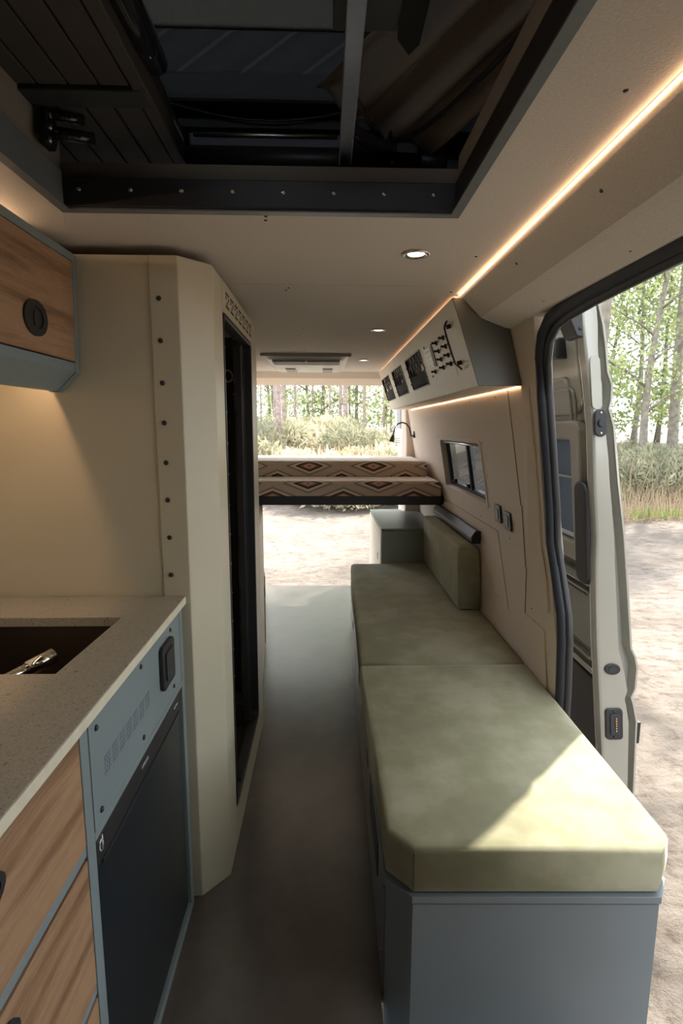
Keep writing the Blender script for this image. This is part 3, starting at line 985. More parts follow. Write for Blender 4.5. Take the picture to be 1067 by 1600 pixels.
# ================================================================== BED
bed = tag(empty('bed_platform', (0, 4.1, .885)), 'black-edged bed platform spanning the rear of the van', 'bed')
bm = BM(); prism(bm, [(-.80, 3.62), (.775, 3.62), (.79, 3.64), (.79, 4.60), (.65, 4.61), (.65, 4.72), (-.71, 4.72), (-.71, 4.61), (-.80, 4.60)], 'Z', .892, .930)
link('board', bm, 'black', bed)
bm = BM(); prism(bm, [(-.80, 3.595), (.775, 3.595), (.795, 3.612), (.795, 3.6195), (-.80, 3.6195)], 'Z', .888, .948)
link('front_rail', bm, 'black', bed, bevel=.004)
def mattress(y0, y1, z0, z1, x1, mat, label, yl=None):
    plan_ = [(-.80, y0), (x1, y0), (x1, min(y1, 4.6)), (.63 if y1 > 4.6 else x1, min(y1, 4.61)), (.63 if y1 > 4.6 else x1, y1), (-.70, y1), (-.70, 4.6), (-.80, 4.59)] if y1 > 4.6 else [(-.80, y0), (x1, y0), (x1, y1), (-.80, y1)]
    bm = BM()
    L = [[(p[0], p[1], z) for p in inset(plan_, d)] for d, z in ((.006, z0), (0, z0 + .012), (0, z1 - .014), (.005, z1 - .004), (.016, z1))]
    loft(bm, L, close=True, caps=True)
    o = link('mattress', bm, mat, bevel=.004)
    bm = BM(); prism(bm, inset(plan_, .018), 'Z', z1 - .001, z1 + .003)  # pale layer added to throw daylight back up at the ceiling
    link('bounce_sheet', bm, 'sheet', o, bevel=.001)
    return tag(o, label, 'mattress')
mattress(3.60, 4.70, .931, 1.045, .772, 'blanket_low', 'lower mattress in tan fabric with black and rust diamonds, on the black rail')
mattress(3.93, 4.69, 1.046, 1.158, .735, 'blanket_high', 'upper mattress in diamond patterned fabric lying on the lower one')

# ================================================================== RIGHT OVERHEAD CABINET
rcab = tag(empty('overhead_locker', (.58, 3.2, 1.54)), 'cream overhead locker with switches, grab handle and three black netted openings', 'cabinet')
P0, P1 = (.432, 1.838), (.534, 1.546)     # near face edge, top & bottom
OY0, OY1 = 1.935, 4.50
fl = math.hypot(P1[0] - P0[0], P1[1] - P0[1])
# face plane coordinates: a from near towards far, b from bottom to top, h outwards
T0 = basis((P1[0], OY0, P1[1]), (0, 1, 0), (P0[0] - P1[0], 0, P0[1] - P1[1]))
Tc = lambda a, b, h=0: T0(a, b, -h)
FL = 0.3093
OPEN = [(0.779, 1.262), (1.437, 1.90), (2.08, 2.55)]
OV0, OV1 = .066, .245
LEN = OY1 - OY0
# end panel
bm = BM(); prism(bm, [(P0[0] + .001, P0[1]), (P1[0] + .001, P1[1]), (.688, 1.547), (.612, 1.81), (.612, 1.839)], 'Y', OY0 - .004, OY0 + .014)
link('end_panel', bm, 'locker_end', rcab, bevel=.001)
bm = BM(); prism(bm, [(P1[0] + .01, P1[1]), (P1[0] + .01, P1[1] + .012), (.68, 1.561), (.688, 1.547)], 'Y', OY0 + .015, OY1)
link('bottom_board', bm, 'cream_light', rcab)
bm = BM(); prism(bm, [(P0[0] + .01, 1.836), (P0[0] + .014, 1.824), (.61, 1.824), (.60, 1.836)], 'Y', OY0 + .015, OY1)
link('top_board', bm, 'cream_light', rcab)
bm = BM(); prism(bm, [(P0[0] + .03, 1.822), (P1[0] + .02, 1.562), (.68, 1.562), (.61, 1.822)], 'Y', OY1 - .015, OY1)
link('far_panel', bm, 'cream_light', rcab)
bm = BM(); prism(bm, [(.612, 1.822), (.675, 1.562), (.68, 1.562), (.618, 1.822)], 'Y', OY0 + .015, OY1 - .016)
link('back_panel', bm, 'black', rcab)
# front plate in pieces around the openings
bm = BM()
slab(bm, Tc, [(0, 0), (LEN, 0), (LEN, OV0), (0, OV0)], -.012, 0)
slab(bm, Tc, [(0, OV1), (LEN, OV1), (LEN, FL), (0, FL)], -.012, 0)
xs = [0] + [q for o_ in OPEN for q in o_] + [LEN]
for i in range(0, len(xs), 2):
    slab(bm, Tc, [(xs[i], OV0), (xs[i + 1], OV0), (xs[i + 1], OV1), (xs[i], OV1)], -.012, 0)
bmesh.ops.remove_doubles(bm, verts=bm.verts, dist=1e-5)
front = link('front_panel', bm, 'cream_light', rcab)
for i, (a, b) in enumerate(OPEN):
    bm = BM(); ring_slab(bm, Tc, rrect(a, b, OV0, OV1, .012), rrect(a + .007, b - .007, OV0 + .006, OV1 - .006, .01), -.014, .003)
    nf = link('opening_frame', bm, 'black', rcab)
    # sagging net pocket over the lower half
    bm = BM()
    n = 16
    top = [Tc(a + .006 + (b - a - .012) * k / n, .150 - .012 * math.sin(math.pi * k / n) + .003 * math.sin(k * 2.1), -.006 + .010 * math.sin(math.pi * k / n)) for k in range(n + 1)]
    mid = [Tc(a + .006 + (b - a - .012) * k / n, .105, -.004 + .014 * math.sin(math.pi * k / n) + .002 * math.sin(k * 1.7 + i)) for k in range(n + 1)]
    bot = [Tc(a + .006 + (b - a - .012) * k / n, OV0 + .006, -.006) for k in range(n + 1)]
    loft(bm, [top, mid, bot], smooth=True)
    po = link('net_pocket', bm, 'black_soft', rcab)
    md = po.modifiers.new('solid', 'SOLIDIFY'); md.thickness = .0015
    # elastic hooks
    for s_, aa in ((-1, a), (1, b)):
        for v in (.105, .150, .198):
            bm = BM(); tube(bm, [Tc(aa - s_ * .004, v, .003), Tc(aa + s_ * .012, v, .004)], .0035, 6)
            link('elastic_hook', bm, 'black', rcab)
    # crossing cords
    bm = BM()
    for k in range(5):
        a0 = a + .02 + (b - a - .04) * k / 5; a1 = a + .02 + (b - a - .04) * (k + 1.2) / 5.2
        tube(bm, [Tc(a0, .148, -.003), Tc((a0 + a1) / 2, .20, .001), Tc(a1, .240, -.004)], .002, 6)
        tube(bm, [Tc(a1, .148, -.003), Tc((a0 + a1) / 2, .19, .001), Tc(a0, .240, -.004)], .002, 6)
    link('cord_net', bm, 'black', rcab)
# folded things behind the nets, their pale tones also standing in for reflections
for i, (a, b) in enumerate(OPEN):
    for k in range(3):
        bm = BM()
        c0 = a + (b - a) * (.2 + .3 * k)
        pts = rrect(c0 - .055, c0 + .055, OV0 + .015, .172 + .018 * ((k + i) % 3), .022)
        slab(bm, Tc, pts, -.10, -.035)
        o = link('folded_cloth', bm, ('grey_plastic', 'white', 'liner')[(i + k) % 3], bevel=.012, seg=3)
        tag(o, 'folded cloth behind the %s net opening of the overhead locker, %s of three' % (('nearest', 'middle', 'farthest')[i], ('nearest', 'middle', 'farthest')[k]), 'cloth', 'cloths in the overhead locker')
# grab handle
bm = BM()
tube(bm, [Tc(.127, .256, .006), Tc(.118, .246, .018), Tc(.094, .232, .030), Tc(.085, .20, .034), Tc(.083, .14, .034), Tc(.084, .10, .032), Tc(.110, .083, .014), Tc(.118, .074, .006)], .0036, 8)
gh = link('grab_handle', bm, 'black', rcab)
for v in (.235, .099):
    bm = BM(); disc(bm, Tc(.120, v, 0), Tc(0, 0, 1) - Tc(0, 0, 0), .008, .016, 12)
    link('mount', bm, 'black', gh)
# switches in two columns with small print
cp = None
bm = BM(); slab(bm, Tc, rrect(.215, .69, .055, .262, .01), 0, .0012)
cp = link('control_panel', bm, 'cream_light', rcab)
def sw(a, v):
    bm = BM(); disc(bm, Tc(a, v, .0012), Tc(0, 0, 1) - Tc(0, 0, 0), .0095, .006, 14)
    s0 = link('switch', bm, 'black', cp)
    bm = BM(); tube(bm, [Tc(a, v, .006), Tc(a, v + .006, .022)], [.004, .0052], 8)
    link('lever', bm, 'black', s0)
    bm = BM()
    for q in range(3): slab(bm, Tc, [(a - .045 + q * .009, v - .001), (a - .040 + q * .009, v - .001), (a - .040 + q * .009, v + .004), (a - .045 + q * .009, v + .004)], .0013, .0018)
    link('print', bm, 'ink', cp)
for v in (.215, .181, .146, .111):
    sw(.395, v); sw(.26, v)
sw(.563, .110)
for a, v in ((.655, .232), (.647, .096)):
    screw(cp, Tc(a, v, .0012), Tc(0, 0, 1) - Tc(0, 0, 0), .006)
bm = BM(); slab(bm, Tc, rrect(.531, .652, .131, .220, .005), .0012, .006)
dp = link('display_unit', bm, 'white', cp)
bm = BM()
for q in range(4):
    for r_ in range(3):
        slab(bm, Tc, rrect(.54 + q * .027, .562 + q * .027, .138 + r_ * .019, .150 + r_ * .019, .003), .006, .0075)
link('button', bm, 'display', dp)
bm = BM(); slab(bm, Tc, [(.545, .200), (.640, .200), (.640, .212), (.545, .212)], .0061, .0068)
link('screen', bm, 'grey_plastic', dp)
bm = BM(); slab(bm, Tc, [(.497, .129), (.505, .129), (.505, .227), (.497, .227)], .0012, .005)
link('bar', bm, 'black', cp)
led('led_strip', [(.452, 1.96, 1.8432), (.452, 4.45, 1.8432)], 0.0022, 'warm LED strip in the gap between ceiling and cream overhead locker', 'led_faint')
led('led_strip', [(.6855, 1.95, 1.5435), (.6885, 4.45, 1.5415)], 0.0013, 'warm LED strip along the wall beneath the cream overhead locker')

# ================================================================== CEILING FITTINGS
for i, (x, y, lab) in enumerate(((.237, 1.50, 'round chrome ceiling downlight, the nearest and largest in view'), (.246, 2.62, 'round ceiling downlight, middle one of the row of three'), (.256, 3.76, 'round ceiling downlight, farthest, beside the air vent unit'))):
    if i == 0:
        d0_ = tag(empty('downlight', (x, y, 1.85)), lab, 'light', 'ceiling downlights')
        bm = BM()
        pr = [(.034, .0), (.036, -.004), (.030, -.0065), (.023, -.003), (.022, .0)]
        loops = [[(x + r * math.cos(t), y + r * math.sin(t), 1.85 + h) for t in np.linspace(0, 2 * math.pi, 32, endpoint=False)] for r, h in pr]
        loft(bm, loops, close=True, smooth=True)
        link('trim_ring', bm, 'steel', d0_)
        bm = BM(); disc(bm, (x, y, 1.8495), (0, 0, -1), .0215, .002, 24)
        link('diffuser', bm, 'lamp', d0_)
    else:
        c = copy_tree(d0_); c.location = (x, y, 1.85); c['label'] = lab

ac = tag(empty('air_conditioner', (-.12, 3.87, 1.85)), 'white flat air conditioner unit with dark louvres on the ceiling', 'air conditioner')
bm = BM()
L = [[(x, y, z) for x, y in rrect(-.385 + d, .145 - d, 3.47 + d, 4.27 - d, .04)] for d, z in ((0, 1.8495), (.0, 1.838), (.03, 1.815), (.05, 1.810))]
loft(bm, L, close=True, caps=True)
link('housing', bm, 'white', ac, bevel=.002)
bm = BM(); box(bm, -.40, .16, 3.455, 3.475, 1.832, 1.8495)
link('front_grille', bm, 'grey_plastic', ac, bevel=.002)
for q in range(4):
    bm = BM(); box(bm, -.33, .09, 3.49 + q * .045, 3.515 + q * .045, 1.800, 1.812)
    link('louvre', bm, 'dark_metal' if q % 2 else 'grey_plastic', ac)
for x0 in (-.28, -.02):
    bm = BM(); box(bm, x0, x0 + .07, 3.95, 4.18, 1.803, 1.811)
    link('side_vent', bm, 'grey_plastic', ac)
bm = BM(); box(bm, -.125, -.115, 3.46, 3.52, 1.80, 1.812)
link('knob', bm, 'white', ac)

# gooseneck reading lamp
gl = tag(empty('reading_lamp', (wx(1.34), 4.5, 1.34)), 'black gooseneck reading lamp arching from the wall over the bed', 'lamp')
bm = BM()
y0 = 4.46
wxx = wx(1.345)
box(bm, wxx - .012, wxx + .002, y0 - .02, y0 + .02, 1.318, 1.372)
link('wall_plate', bm, 'black', gl, bevel=.003)
bm = BM()
arc = [(wxx - .008, 1.335), (wxx - .03, 1.335), (wxx - .035, 1.36), (wxx - .045, 1.40), (wxx - .07, 1.432), (wxx - .105, 1.443), (wxx - .14, 1.430), (wxx - .165, 1.395), (wxx - .172, 1.355), (wxx - .178, 1.33)]
tube(bm, [(x, y0, z) for x, z in arc], .006, 8)
link('gooseneck', bm, 'black', gl)
bm = BM(); tube(bm, [(wxx - .176, y0, 1.338), (wxx - .182, y0, 1.315), (wxx - .188, y0, 1.29), (wxx - .189, y0, 1.285)], [.010, .018, .021, .016], 14)
link('lamp_head', bm, 'black', gl)
bm = BM()
for q in range(3): tube(bm, [(wxx - .172, y0 - .004, 1.285 + q * .014), (wxx - .12, y0 - .004, 1.280 + q * .017)], .0026, 6)
link('cooling_fin', bm, 'dark_metal', gl)

# ================================================================== ROOF HATCH
hf = tag(empty('roof_hatch_frame', (-.13, .3, 1.85)), 'dark metal frame lining the roof opening with a bolted far rail', 'hatch frame')
def hbox(name, x0, x1, y0, y1, z0, z1, mat, bevel=0, par=None):
    bm = BM(); box(bm, x0, x1, y0, y1, z0, z1)
    return link(name, bm, mat, par if par else hf, bevel=bevel)
# bottom trim lip
bm = BM()
def rr(d): return [(HX0 + d, HY0 + d), (HX1 - d, HY0 + d), (HX1 - d, HY1 - d), (HX0 + d, HY1 - d)]
ro, ri = rr(-.008), rr(.012)
v_ = [[bm.verts.new((*p, h)) for p in lp] for lp, h in ((ro, 1.8495), (ro, 1.846), (ri, 1.846), (ri, 1.8495))]
for j in range(4):
    for i in range(4):
        bm.faces.new((v_[j][i], v_[j][(i + 1) % 4], v_[(j + 1) % 4][(i + 1) % 4], v_[(j + 1) % 4][i]))
bmesh.ops.recalc_face_normals(bm, faces=bm.faces)
link('lip', bm, 'trim_blue', hf)
fr_ = hbox('far_rail', HX0 + .004, HX1 - .004, HY1 - .020, HY1 - .002, 1.850, 1.905, 'black', .002)
for k in range(8):
    screw(fr_, (HX0 + .04 + k * .1045, HY1 - .020, 1.882), (0, -1, 0), 0.0055, 'steel', 'bolt')
hbox('side_rail', HX0, HX0 + .008, HY0, HY1 - .021, 1.850, 1.915, 'trim_blue', .001)
hbox('side_rail', HX1 - .008, HX1, HY0, HY1 - .021, 1.850, 1.905, 'black', .001)
hbox('well_panel', HX0 - .03, HX1 + .03, HY1, HY1 + .02, 1.876, 1.941, 'beige_box')
hbox('well_panel', HX0 - .012, HX0 - .002, HY0, HY1 - .001, 1.876, 2.05, 'beige_box')
hbox('well_panel', HX1 + .002, HX1 + .012, HY0, HY1 - .001, 1.876, 1.965, 'beige_box')
hbox('near_rail', HX0, HX1, HY0, HY0 + .02, 1.850, 1.93, 'black')
# pop-top shell above
pt = struct(empty('roof_shell', (-.13, .5, 1.9)))
def rbox(name, *a, mat='dark_panel', bevel=0):
    bm = BM(); box(bm, *a); return link(name, bm, mat, pt, bevel=bevel)
rbox('deck', HX0 - .25, HX1 + .35, HY1 + .021, 1.75, 1.90, 1.938, mat='dark_panel')
rbox('deck', HX1 + .013, HX1 + .35, HY0 - .2, HY1 + .02, 1.90, 1.965, mat='dark_panel')
rbox('deck', HX0 - .35, HX0 - .013, HY0 - .2, HY1 + .02, 1.90, 1.955, mat='beige_box')
rbox('roof_lid', HX0 - .4, HX1 + .4, HY0 - .4, 1.80, 2.66, 2.70, mat='liner')
rbox('roof_side', HX0 - .4, HX0 - .37, HY0 - .4, 1.80, 1.90, 2.66, mat='dark_panel')
rbox('roof_side', HX1 + .37, HX1 + .4, HY0 - .4, 1.80, 1.90, 2.66, mat='dark_panel')
rbox('roof_end', HX0 - .37, HX1 + .37, 1.72, 1.75, 1.956, 2.66, mat='dark_panel')
rbox('roof_end', HX0 - .37, HX1 + .37, HY0 - .4, HY0 - .37, 1.90, 2.50, mat='dark_panel')  # unseen near end stops short; gap added to let sky light in
rbox('end_ledge', HX0 - .36, HX1 + .36, 1.60, 1.715, 2.19, 2.21, mat='dark_panel')
ql = rbox('quilted_lining', HX0 - .36, .09, 1.66, 1.70, 2.352, 2.465, mat='quilted', bevel=.01)
rbox('quilted_lining', HX0 - .36, .09, 1.63, 1.70, 2.275, 2.345, mat='quilt', bevel=.012)
rbox('wall_lining', HX0 - .36, .09, 1.66, 1.70, 2.47, 2.655, mat='liner', bevel=.005)
bm = BM(); tube(bm, [(-.45 + .05 * k, 1.585, 2.25 - .05 * math.sin(math.pi * k / 12)) for k in range(13)], .003, 6)
tag(link('cable', bm, 'black'), 'thin black cable sagging above the roof opening', 'cable')

# tubes across the far side
tb = tag(empty('roof_cross_tube', (0, 1.42, 2.09)), 'black round tube across the far end of the roof opening', 'tube')
bm = BM(); tube(bm, [(-.312, 1.35, 2.0), (.22, 1.35, 2.0)], .024, 24)
link('tube', bm, 'black', tb)
bm = BM(); tube(bm, [(.215, 1.35, 2.0), (.275, 1.35, 2.0)], .028, 24)
link('end_cap', bm, 'dark_metal', tb, bevel=.002)
bm = BM(); tube(bm, [(-.312, 1.338, 1.978), (.215, 1.338, 1.978)], .0022, 8)
link('bead', bm, 'rail', tb)
bm = BM(); box(bm, -.312, .22, 1.37, 1.40, 2.036, 2.066)
gt = link('roof_cross_bar', bm, 'dark_metal', bevel=.003)
tag(gt, 'dark metal bar with a pale edge behind the black cross tube', 'bar')
bm = BM(); tube(bm, [(-.30, 1.368, 2.060), (.028, 1.368, 2.060)], .0045, 10)
link('pale_edge', bm, 'steel', gt)

# bed frame rail running towards the camera
br = tag(empty('bunk_rail', (.045, .9, 2.05)), 'blue-grey metal rail running through the roof opening to the cross tube', 'rail')
bm = BM(); box(bm, .030, .058, -.1, 1.315, 1.976, 1.996)
link('bar', bm, 'rail', br, bevel=.002)
bm = BM(); box(bm, .029, .059, 1.316, 1.385, 1.966, 1.9745)
link('clamp', bm, 'dark_metal', br, bevel=.003)
bm = BM(); box(bm, .012, .11, .86, .935, 1.998, 2.05)
link('bracket', bm, 'black', br, bevel=.004)
bm = BM(); prism(bm, [(.0585, 1.325), (.0585, 1.22), (.080, 1.255), (.105, 1.282), (.14, 1.300), (.165, 1.305), (.165, 1.325)], 'Z', 1.985, 1.993)
gp = link('gusset', bm, 'dark_metal', br, bevel=.002)
bm = BM(); disc(bm, (.15, 1.312, 1.985), (0, 0, -1), .006, .004, 12)
link('bolt', bm, 'steel', gp)
bm = BM(); prism(bm, [(.060, 1.20), (.09, 1.235), (.12, 1.26), (.155, 1.275), (.20, 1.278), (.20, 1.30), (.14, 1.299), (.105, 1.281), (.080, 1.254)], 'Z', 1.988, 2.006)
link('strap', bm, 'black', br)

# slatted bunk base
sb = tag(empty('slatted_bunk_base', (-.6, .7, 2.0)), 'dark slatted bunk base folded over the left of the roof opening', 'bed base')
bm = BM(); box(bm, -.345, -.318, -.4, 1.405, 1.995, 2.035)
link('side_rail', bm, 'slat', sb, bevel=.003)
for k in range(9):
    x1 = -.347 - k * .0545
    for (a, b) in ((-.4, 1.085), (1.145, 1.405)):
        bm = BM(); box(bm, x1 - .0525, x1 - .0025, a, b, 2.000, 2.012)
        link('slat', bm, 'slat', sb, bevel=.0015)
bm = BM(); box(bm, -.84, -.33, 1.088, 1.142, 1.992, 2.020)
link('cross_bar', bm, 'dark_panel', sb, bevel=.003)
bm = BM(); box(bm, -.84, -.346, -.4, 1.40, 2.0135, 2.0165)  # near-black sheet stands in for the shade between slats
link('gap_shade_sheet', bm, 'slat_gap', sb)
bm = BM(); tube(bm, [(-.30, .6, 2.03), (-.302, 1.02, 2.04), (-.303, 1.10, 2.045)], [.022, .024, .02], 14)
gs = link('gas_strut', bm, 'black_gloss', sb)
bm = BM(); tube(bm, [(-.31, .85, 2.04), (-.33, 1.36, 2.05)], .012, 10)
link('strut_rod', bm, 'black', sb)
# hinge bracket on left of the hatch
hb = tag(empty('hinge_bracket', (-.53, 1.17, 1.95)), 'black hinge bracket with three bolts at the left side of the roof opening', 'bracket')
bm = BM(); prism(bm, [(1.125, 1.925), (1.165, 1.925), (1.185, 1.965), (1.165, 1.995), (1.135, 1.99)], 'X', -.536, -.520)
link('plate', bm, 'black_gloss', hb, bevel=.004)
bm = BM(); tube(bm, [(-.52, 1.16, 1.958), (-.455, 1.19, 1.962)], .011, 12); tube(bm, [(-.52, 1.15, 1.985), (-.47, 1.18, 1.99)], .009, 12)
link('hinge_pin', bm, 'black_gloss', hb)
for y, z in ((1.14, 1.935), (1.145, 1.96), (1.15, 1.983)):
    screw(hb, (-.520, y, z), (1, 0, 0), .006, 'steel', 'bolt')

# tent fabric with folds on the right
def fabric():
    bm = BM()
    nu, nv = 70, 56
    g = []
    for i in range(nu + 1):
        u = i / nu
        row = []
        for j in range(nv + 1):
            v = j / nv
            # u: from lower left anchor to upper right, v: across folds
            a = Vector((-.02, 1.36, 2.16)); b = Vector((.40, .70, 2.16))
            c = Vector((.24, 1.33, 2.02)); d = Vector((.47, .80, 2.03))
            e1 = a.lerp(b, u); e2 = c.lerp(d, u)
            p = e1.lerp(e2, v)
            fan = .35 + .65 * u
            fold = math.sin(v * 5.5 * math.pi + .6 * math.sin(u * 3)) * .028 * (0.35 + .65 * math.sin(math.pi * min(1, u * .9 + .1)))
            p.z += fold + .03 * math.sin(u * math.pi) * (v - .3) - .02 * math.sin(v * math.pi) * (1 - u)
            p.y += .5 * fold
            row.append(p)
        g.append(row)
    loft(bm, g, smooth=True)
    return bm
tf = link('tent_fabric', fabric(), 'tent')
md = tf.modifiers.new('solid', 'SOLIDIFY'); md.thickness = .003
tag(tf, 'taupe tent fabric hanging in folds at the right of the roof opening', 'fabric')
bm = BM(); tube(bm, [(.15 + .012 * k, 1.30 - .0015 * k * k - .008 * k, 2.02 - .001 * k) for k in range(16)], .005, 8)
link('piping', bm, 'black', tf)
bm = BM(); tube(bm, [(.06, 1.22, 2.07), (.09, 1.26, 2.04), (.125, 1.30, 2.015)], .004, 8)
link('piping', bm, 'black', tf)
bm = BM(); prism(bm, [(.115, .95), (.165, .95), (.165, 1.06), (.15, 1.09), (.125, 1.05)], 'Z', 2.06, 2.075)
tag(link('webbing_strap', bm, 'black_soft', bevel=.003), 'black strap hanging over the folded tent fabric', 'strap')
bm = BM()
tube(bm, [(.125, 1.29, 2.0), (.135, 1.275, 2.012), (.14, 1.285, 2.03), (.15, 1.295, 2.005), (.132, 1.30, 1.995)], .005, 8)
tag(link('cord_knot', bm, 'black'), 'knotted black cord beside the bolt on the gusset plate', 'cord')

# ================================================================== SLIDING DOOR (open, outside)
sdoor = tag(empty('sliding_door', (1.1, 2.6, -.3)), 'open grey-green sliding van door parked outside the side opening', 'door')
DZ = [-.30, -.01, .18, .256, .330, .356, .393, .522, .60, .75, .888, 1.0, 1.205, 1.405, 1.46, 1.50, 1.556, 1.60, 1.685, 1.76, 1.80, 1.86, 1.90]
XL = lambda z: float(np.interp(z, [-.3, .179, .598, .888, 1.0, 1.205, 1.405, 1.556, 1.685, 1.837, 1.92], [1.14, 1.082, 1.032, 1.005, 1.000, .974, .954, .929, .904, .879, .865]))
XR = lambda z: float(np.interp(z, [-.3, -.007, .256, .330, .356, .393, .48, .522, .56, .633, .887, 1.0, 1.205, 1.406, 1.47, 1.50, 1.561, 1.60, 1.644, 1.754, 1.859, 1.92], [1.26, 1.247, 1.234, 1.215, 1.205, 1.217, 1.217, 1.206, 1.186, 1.176, 1.139, 1.122, 1.083, 1.050, 1.028, 1.033, 1.030, 1.012, 1.007, .985, .952, .93]))
YD0, YD1 = 1.95, 3.25
Z2 = sorted(set(DZ + [.45, .48, .56, 1.10, 1.30, 1.44, 1.47]))
bm = BM()
L = []
for z in Z2:
    xl, xr = XL(z), XR(z); wdt = xr - xl
    fl_ = float(np.interp(z, [.0, .4, .5, 1.3, 1.45, 1.6, 1.66, 1.72, 1.9], [.72, .72, .58, .58, .50, .52, .52, .6, .8]))
    L.append([(xl + .03, YD1, z), (xl + .045, 2.02, z), (xl + .004, 2.0, z), (xl, 1.985, z), (xl + .006, 1.956, z), (xl + .018, YD0, z), (xl + wdt * fl_, YD0, z), (xl + wdt * (fl_ + .07), YD0 + .045, z), (xr - .018, YD0 + .055, z), (xr - .010, YD0 + .012, z), (xr, YD0 + .016, z), (xr, YD1, z)])
L.append([(p[0] * .25 + (XL(1.92) + .03) * .75, max(p[1], YD0 + .02), 1.925) for p in L[-1]])
loft(bm, L, close=True, caps=True)
dp_ = link('door_shell', bm, 'paint', sdoor, bevel=.004, seg=2, smooth=False)
for p in dp_.data.polygons: p.use_smooth = True
md = dp_.modifiers.new('wn', 'WEIGHTED_NORMAL')
# inner face fittings; plane leaning with the door
def DI(y, z, h=0): return Vector((XL(z) + .045 - h - (0 if True else 0), y, z))
def ipatch(name, y0, y1, z0, z1, r, h0, h1, mat, bevel=.004, par=sdoor, n=5):
    bm = BM()
    pts = rrect(y0, y1, z0, z1, r, n)
    a = [bm.verts.new(DI(y, z, h1)) for y, z in pts]; b = [bm.verts.new(DI(y, z, h0)) for y, z in pts]
    bm.faces.new(a); bm.faces.new(b[::-1]); k = len(pts)
    for i in range(k): bm.faces.new((a[i], b[i], b[(i + 1) % k], a[(i + 1) % k]))
    bmesh.ops.recalc_face_normals(bm, faces=bm.faces)
    return link(name, bm, mat, par, bevel=bevel)
def iring(name, y0, y1, z0, z1, r, wd, h0, h1, mat, bevel=.004, par=sdoor):
    bm = BM()
    o_ = rrect(y0, y1, z0, z1, r); i_ = rrect(y0 + wd, y1 - wd, z0 + wd, z1 - wd, max(.005, r - wd * .5))
    n = len(o_)
    vs = [[bm.verts.new(DI(p[0], p[1], h)) for p in lp] for lp, h in ((o_, h0), (o_, h1), (i_, h1), (i_, h0))]
    for j in range(4):
        A_, B_ = vs[j], vs[(j + 1) % 4]
        for i in range(n): bm.faces.new((A_[i], A_[(i + 1) % n], B_[(i + 1) % n], B_[i]))
    bmesh.ops.recalc_face_normals(bm, faces=bm.faces)
    return link(name, bm, mat, par, bevel=bevel)
ipatch('upper_panel', 2.06, 3.1, 1.45, 1.80, .09, 0, .02, 'paint', .015)
iring('panel_rib', 2.14, 3.0, 1.36, 1.60, .04, .012, .018, .03, 'paint')
iring('panel_rib', 2.10, 3.05, 1.20, 1.56, .05, .010, .02, .028, 'paint_dark')
iring('window_frame', 2.06, 3.1, .87, 1.43, .05, .075, .0, .045, 'door_trim', .01)
ipatch('blind', 2.15, 3.02, .93, 1.36, .02, 0, .012, 'curtain')
ipatch('blind_bar', 2.14, 3.03, .955, .97, .004, .012, .022, 'white', .001)
ipatch('blind_bar', 2.14, 3.03, .93, .94, .004, .012, .022, 'white', .001)
ipatch('handle_recess', 1.985, 2.085, .80, 1.20, .04, .02, .058, 'black', .008)
iring('lower_panel', 2.01, 3.1, .48, .77, .03, .012, .0, .035, 'paint_dark', .004)
ipatch('lower_panel_cover', 2.05, 3.05, .52, .74, .02, .0, .018, 'paint_dark', .004)
ipatch('ledge', 2.01, 3.1, .79, .83, .012, 0, .04, 'paint_dark', .006)
ipatch('ledge', 2.01, 3.1, .43, .455, .008, 0, .038, 'steel', .004)
ipatch('lower_panel_cover', 2.02, 3.05, .05, .40, .03, 0, .022, 'black', .006)
# hinge block at the top and bracket
bm = BM(); tube(bm, [(XL(1.70) - .02, 2.30, 1.715), (XL(1.70) + .03, 2.14, 1.70)], .001, 6); bm.free()
bm = BM(); prism(bm, [(2.14, 1.665), (2.42, 1.69), (2.42, 1.80), (2.14, 1.745)], 'X', XL(1.7) - .012, XL(1.7) + .05)
link('guide_arm', bm, 'black', sdoor, bevel=.008)
bm = BM(); T = basis((XL(1.8) - .008, 1.935, 1.78), (1, 0, 0), (0, 0, 1))
prism(bm, [(XL(1.86) - .05, 1.85), (XL(1.86) + .01, 1.87), (XL(1.72) + .005, 1.715), (XL(1.72) - .02, 1.72), (XL(1.78) - .04, 1.78)], 'Y', 1.95, 2.05)
hbk = link('hinge_bracket', bm, 'black', sdoor, bevel=.004)
for q, (x, z) in enumerate(((-.025, 1.83), (-.008, 1.80), (-.004, 1.745))):
    screw(hbk, (XL(z) + x, 1.95, z), (0, -1, 0), .007, 'dark_metal', 'bolt')
# edge fittings (face at Y=1.95)
def TE(x, z): return basis((x, YD0, z), (1, 0, -.0), (0.13, 0, 1))
def capsule(w_, h_):
    return rrect(-w_, w_, -h_, h_, w_ * .98, 8)
Tb = basis((.983, YD0 - .001, 1.419), (1, 0, 0), (-.08, 0, 1))
bm = BM(); slab(bm, Tb, capsule(.023, .049), 0, .010)
bb = link('bump_stop', bm, 'black', sdoor, bevel=.004)
bm = BM(); slab(bm, Tb, [(.012 * math.cos(t), .014 * math.sin(t)) for t in np.linspace(0, 2 * math.pi, 16, endpoint=False)], .010, .018)
link('stud', bm, 'rubber', bb, bevel=.002)
for v in (-.036, .036):
    screw(bb, Tb(0, v, .010), (0, -1, 0), .005, 'steel')
Tb2 = basis((1.103, YD0 - .001, .484), (1, 0, 0), (-.1, 0, 1))
bm = BM(); slab(bm, Tb2, [(.031 * math.cos(t), .023 * math.sin(t)) for t in np.linspace(0, 2 * math.pi, 24, endpoint=False)], 0, .007)
pg = link('plug', bm, 'black', sdoor, bevel=.003)
bm = BM(); slab(bm, Tb2, [(.016 * math.cos(t), .012 * math.sin(t)) for t in np.linspace(0, 2 * math.pi, 20, endpoint=False)], .007, .009)
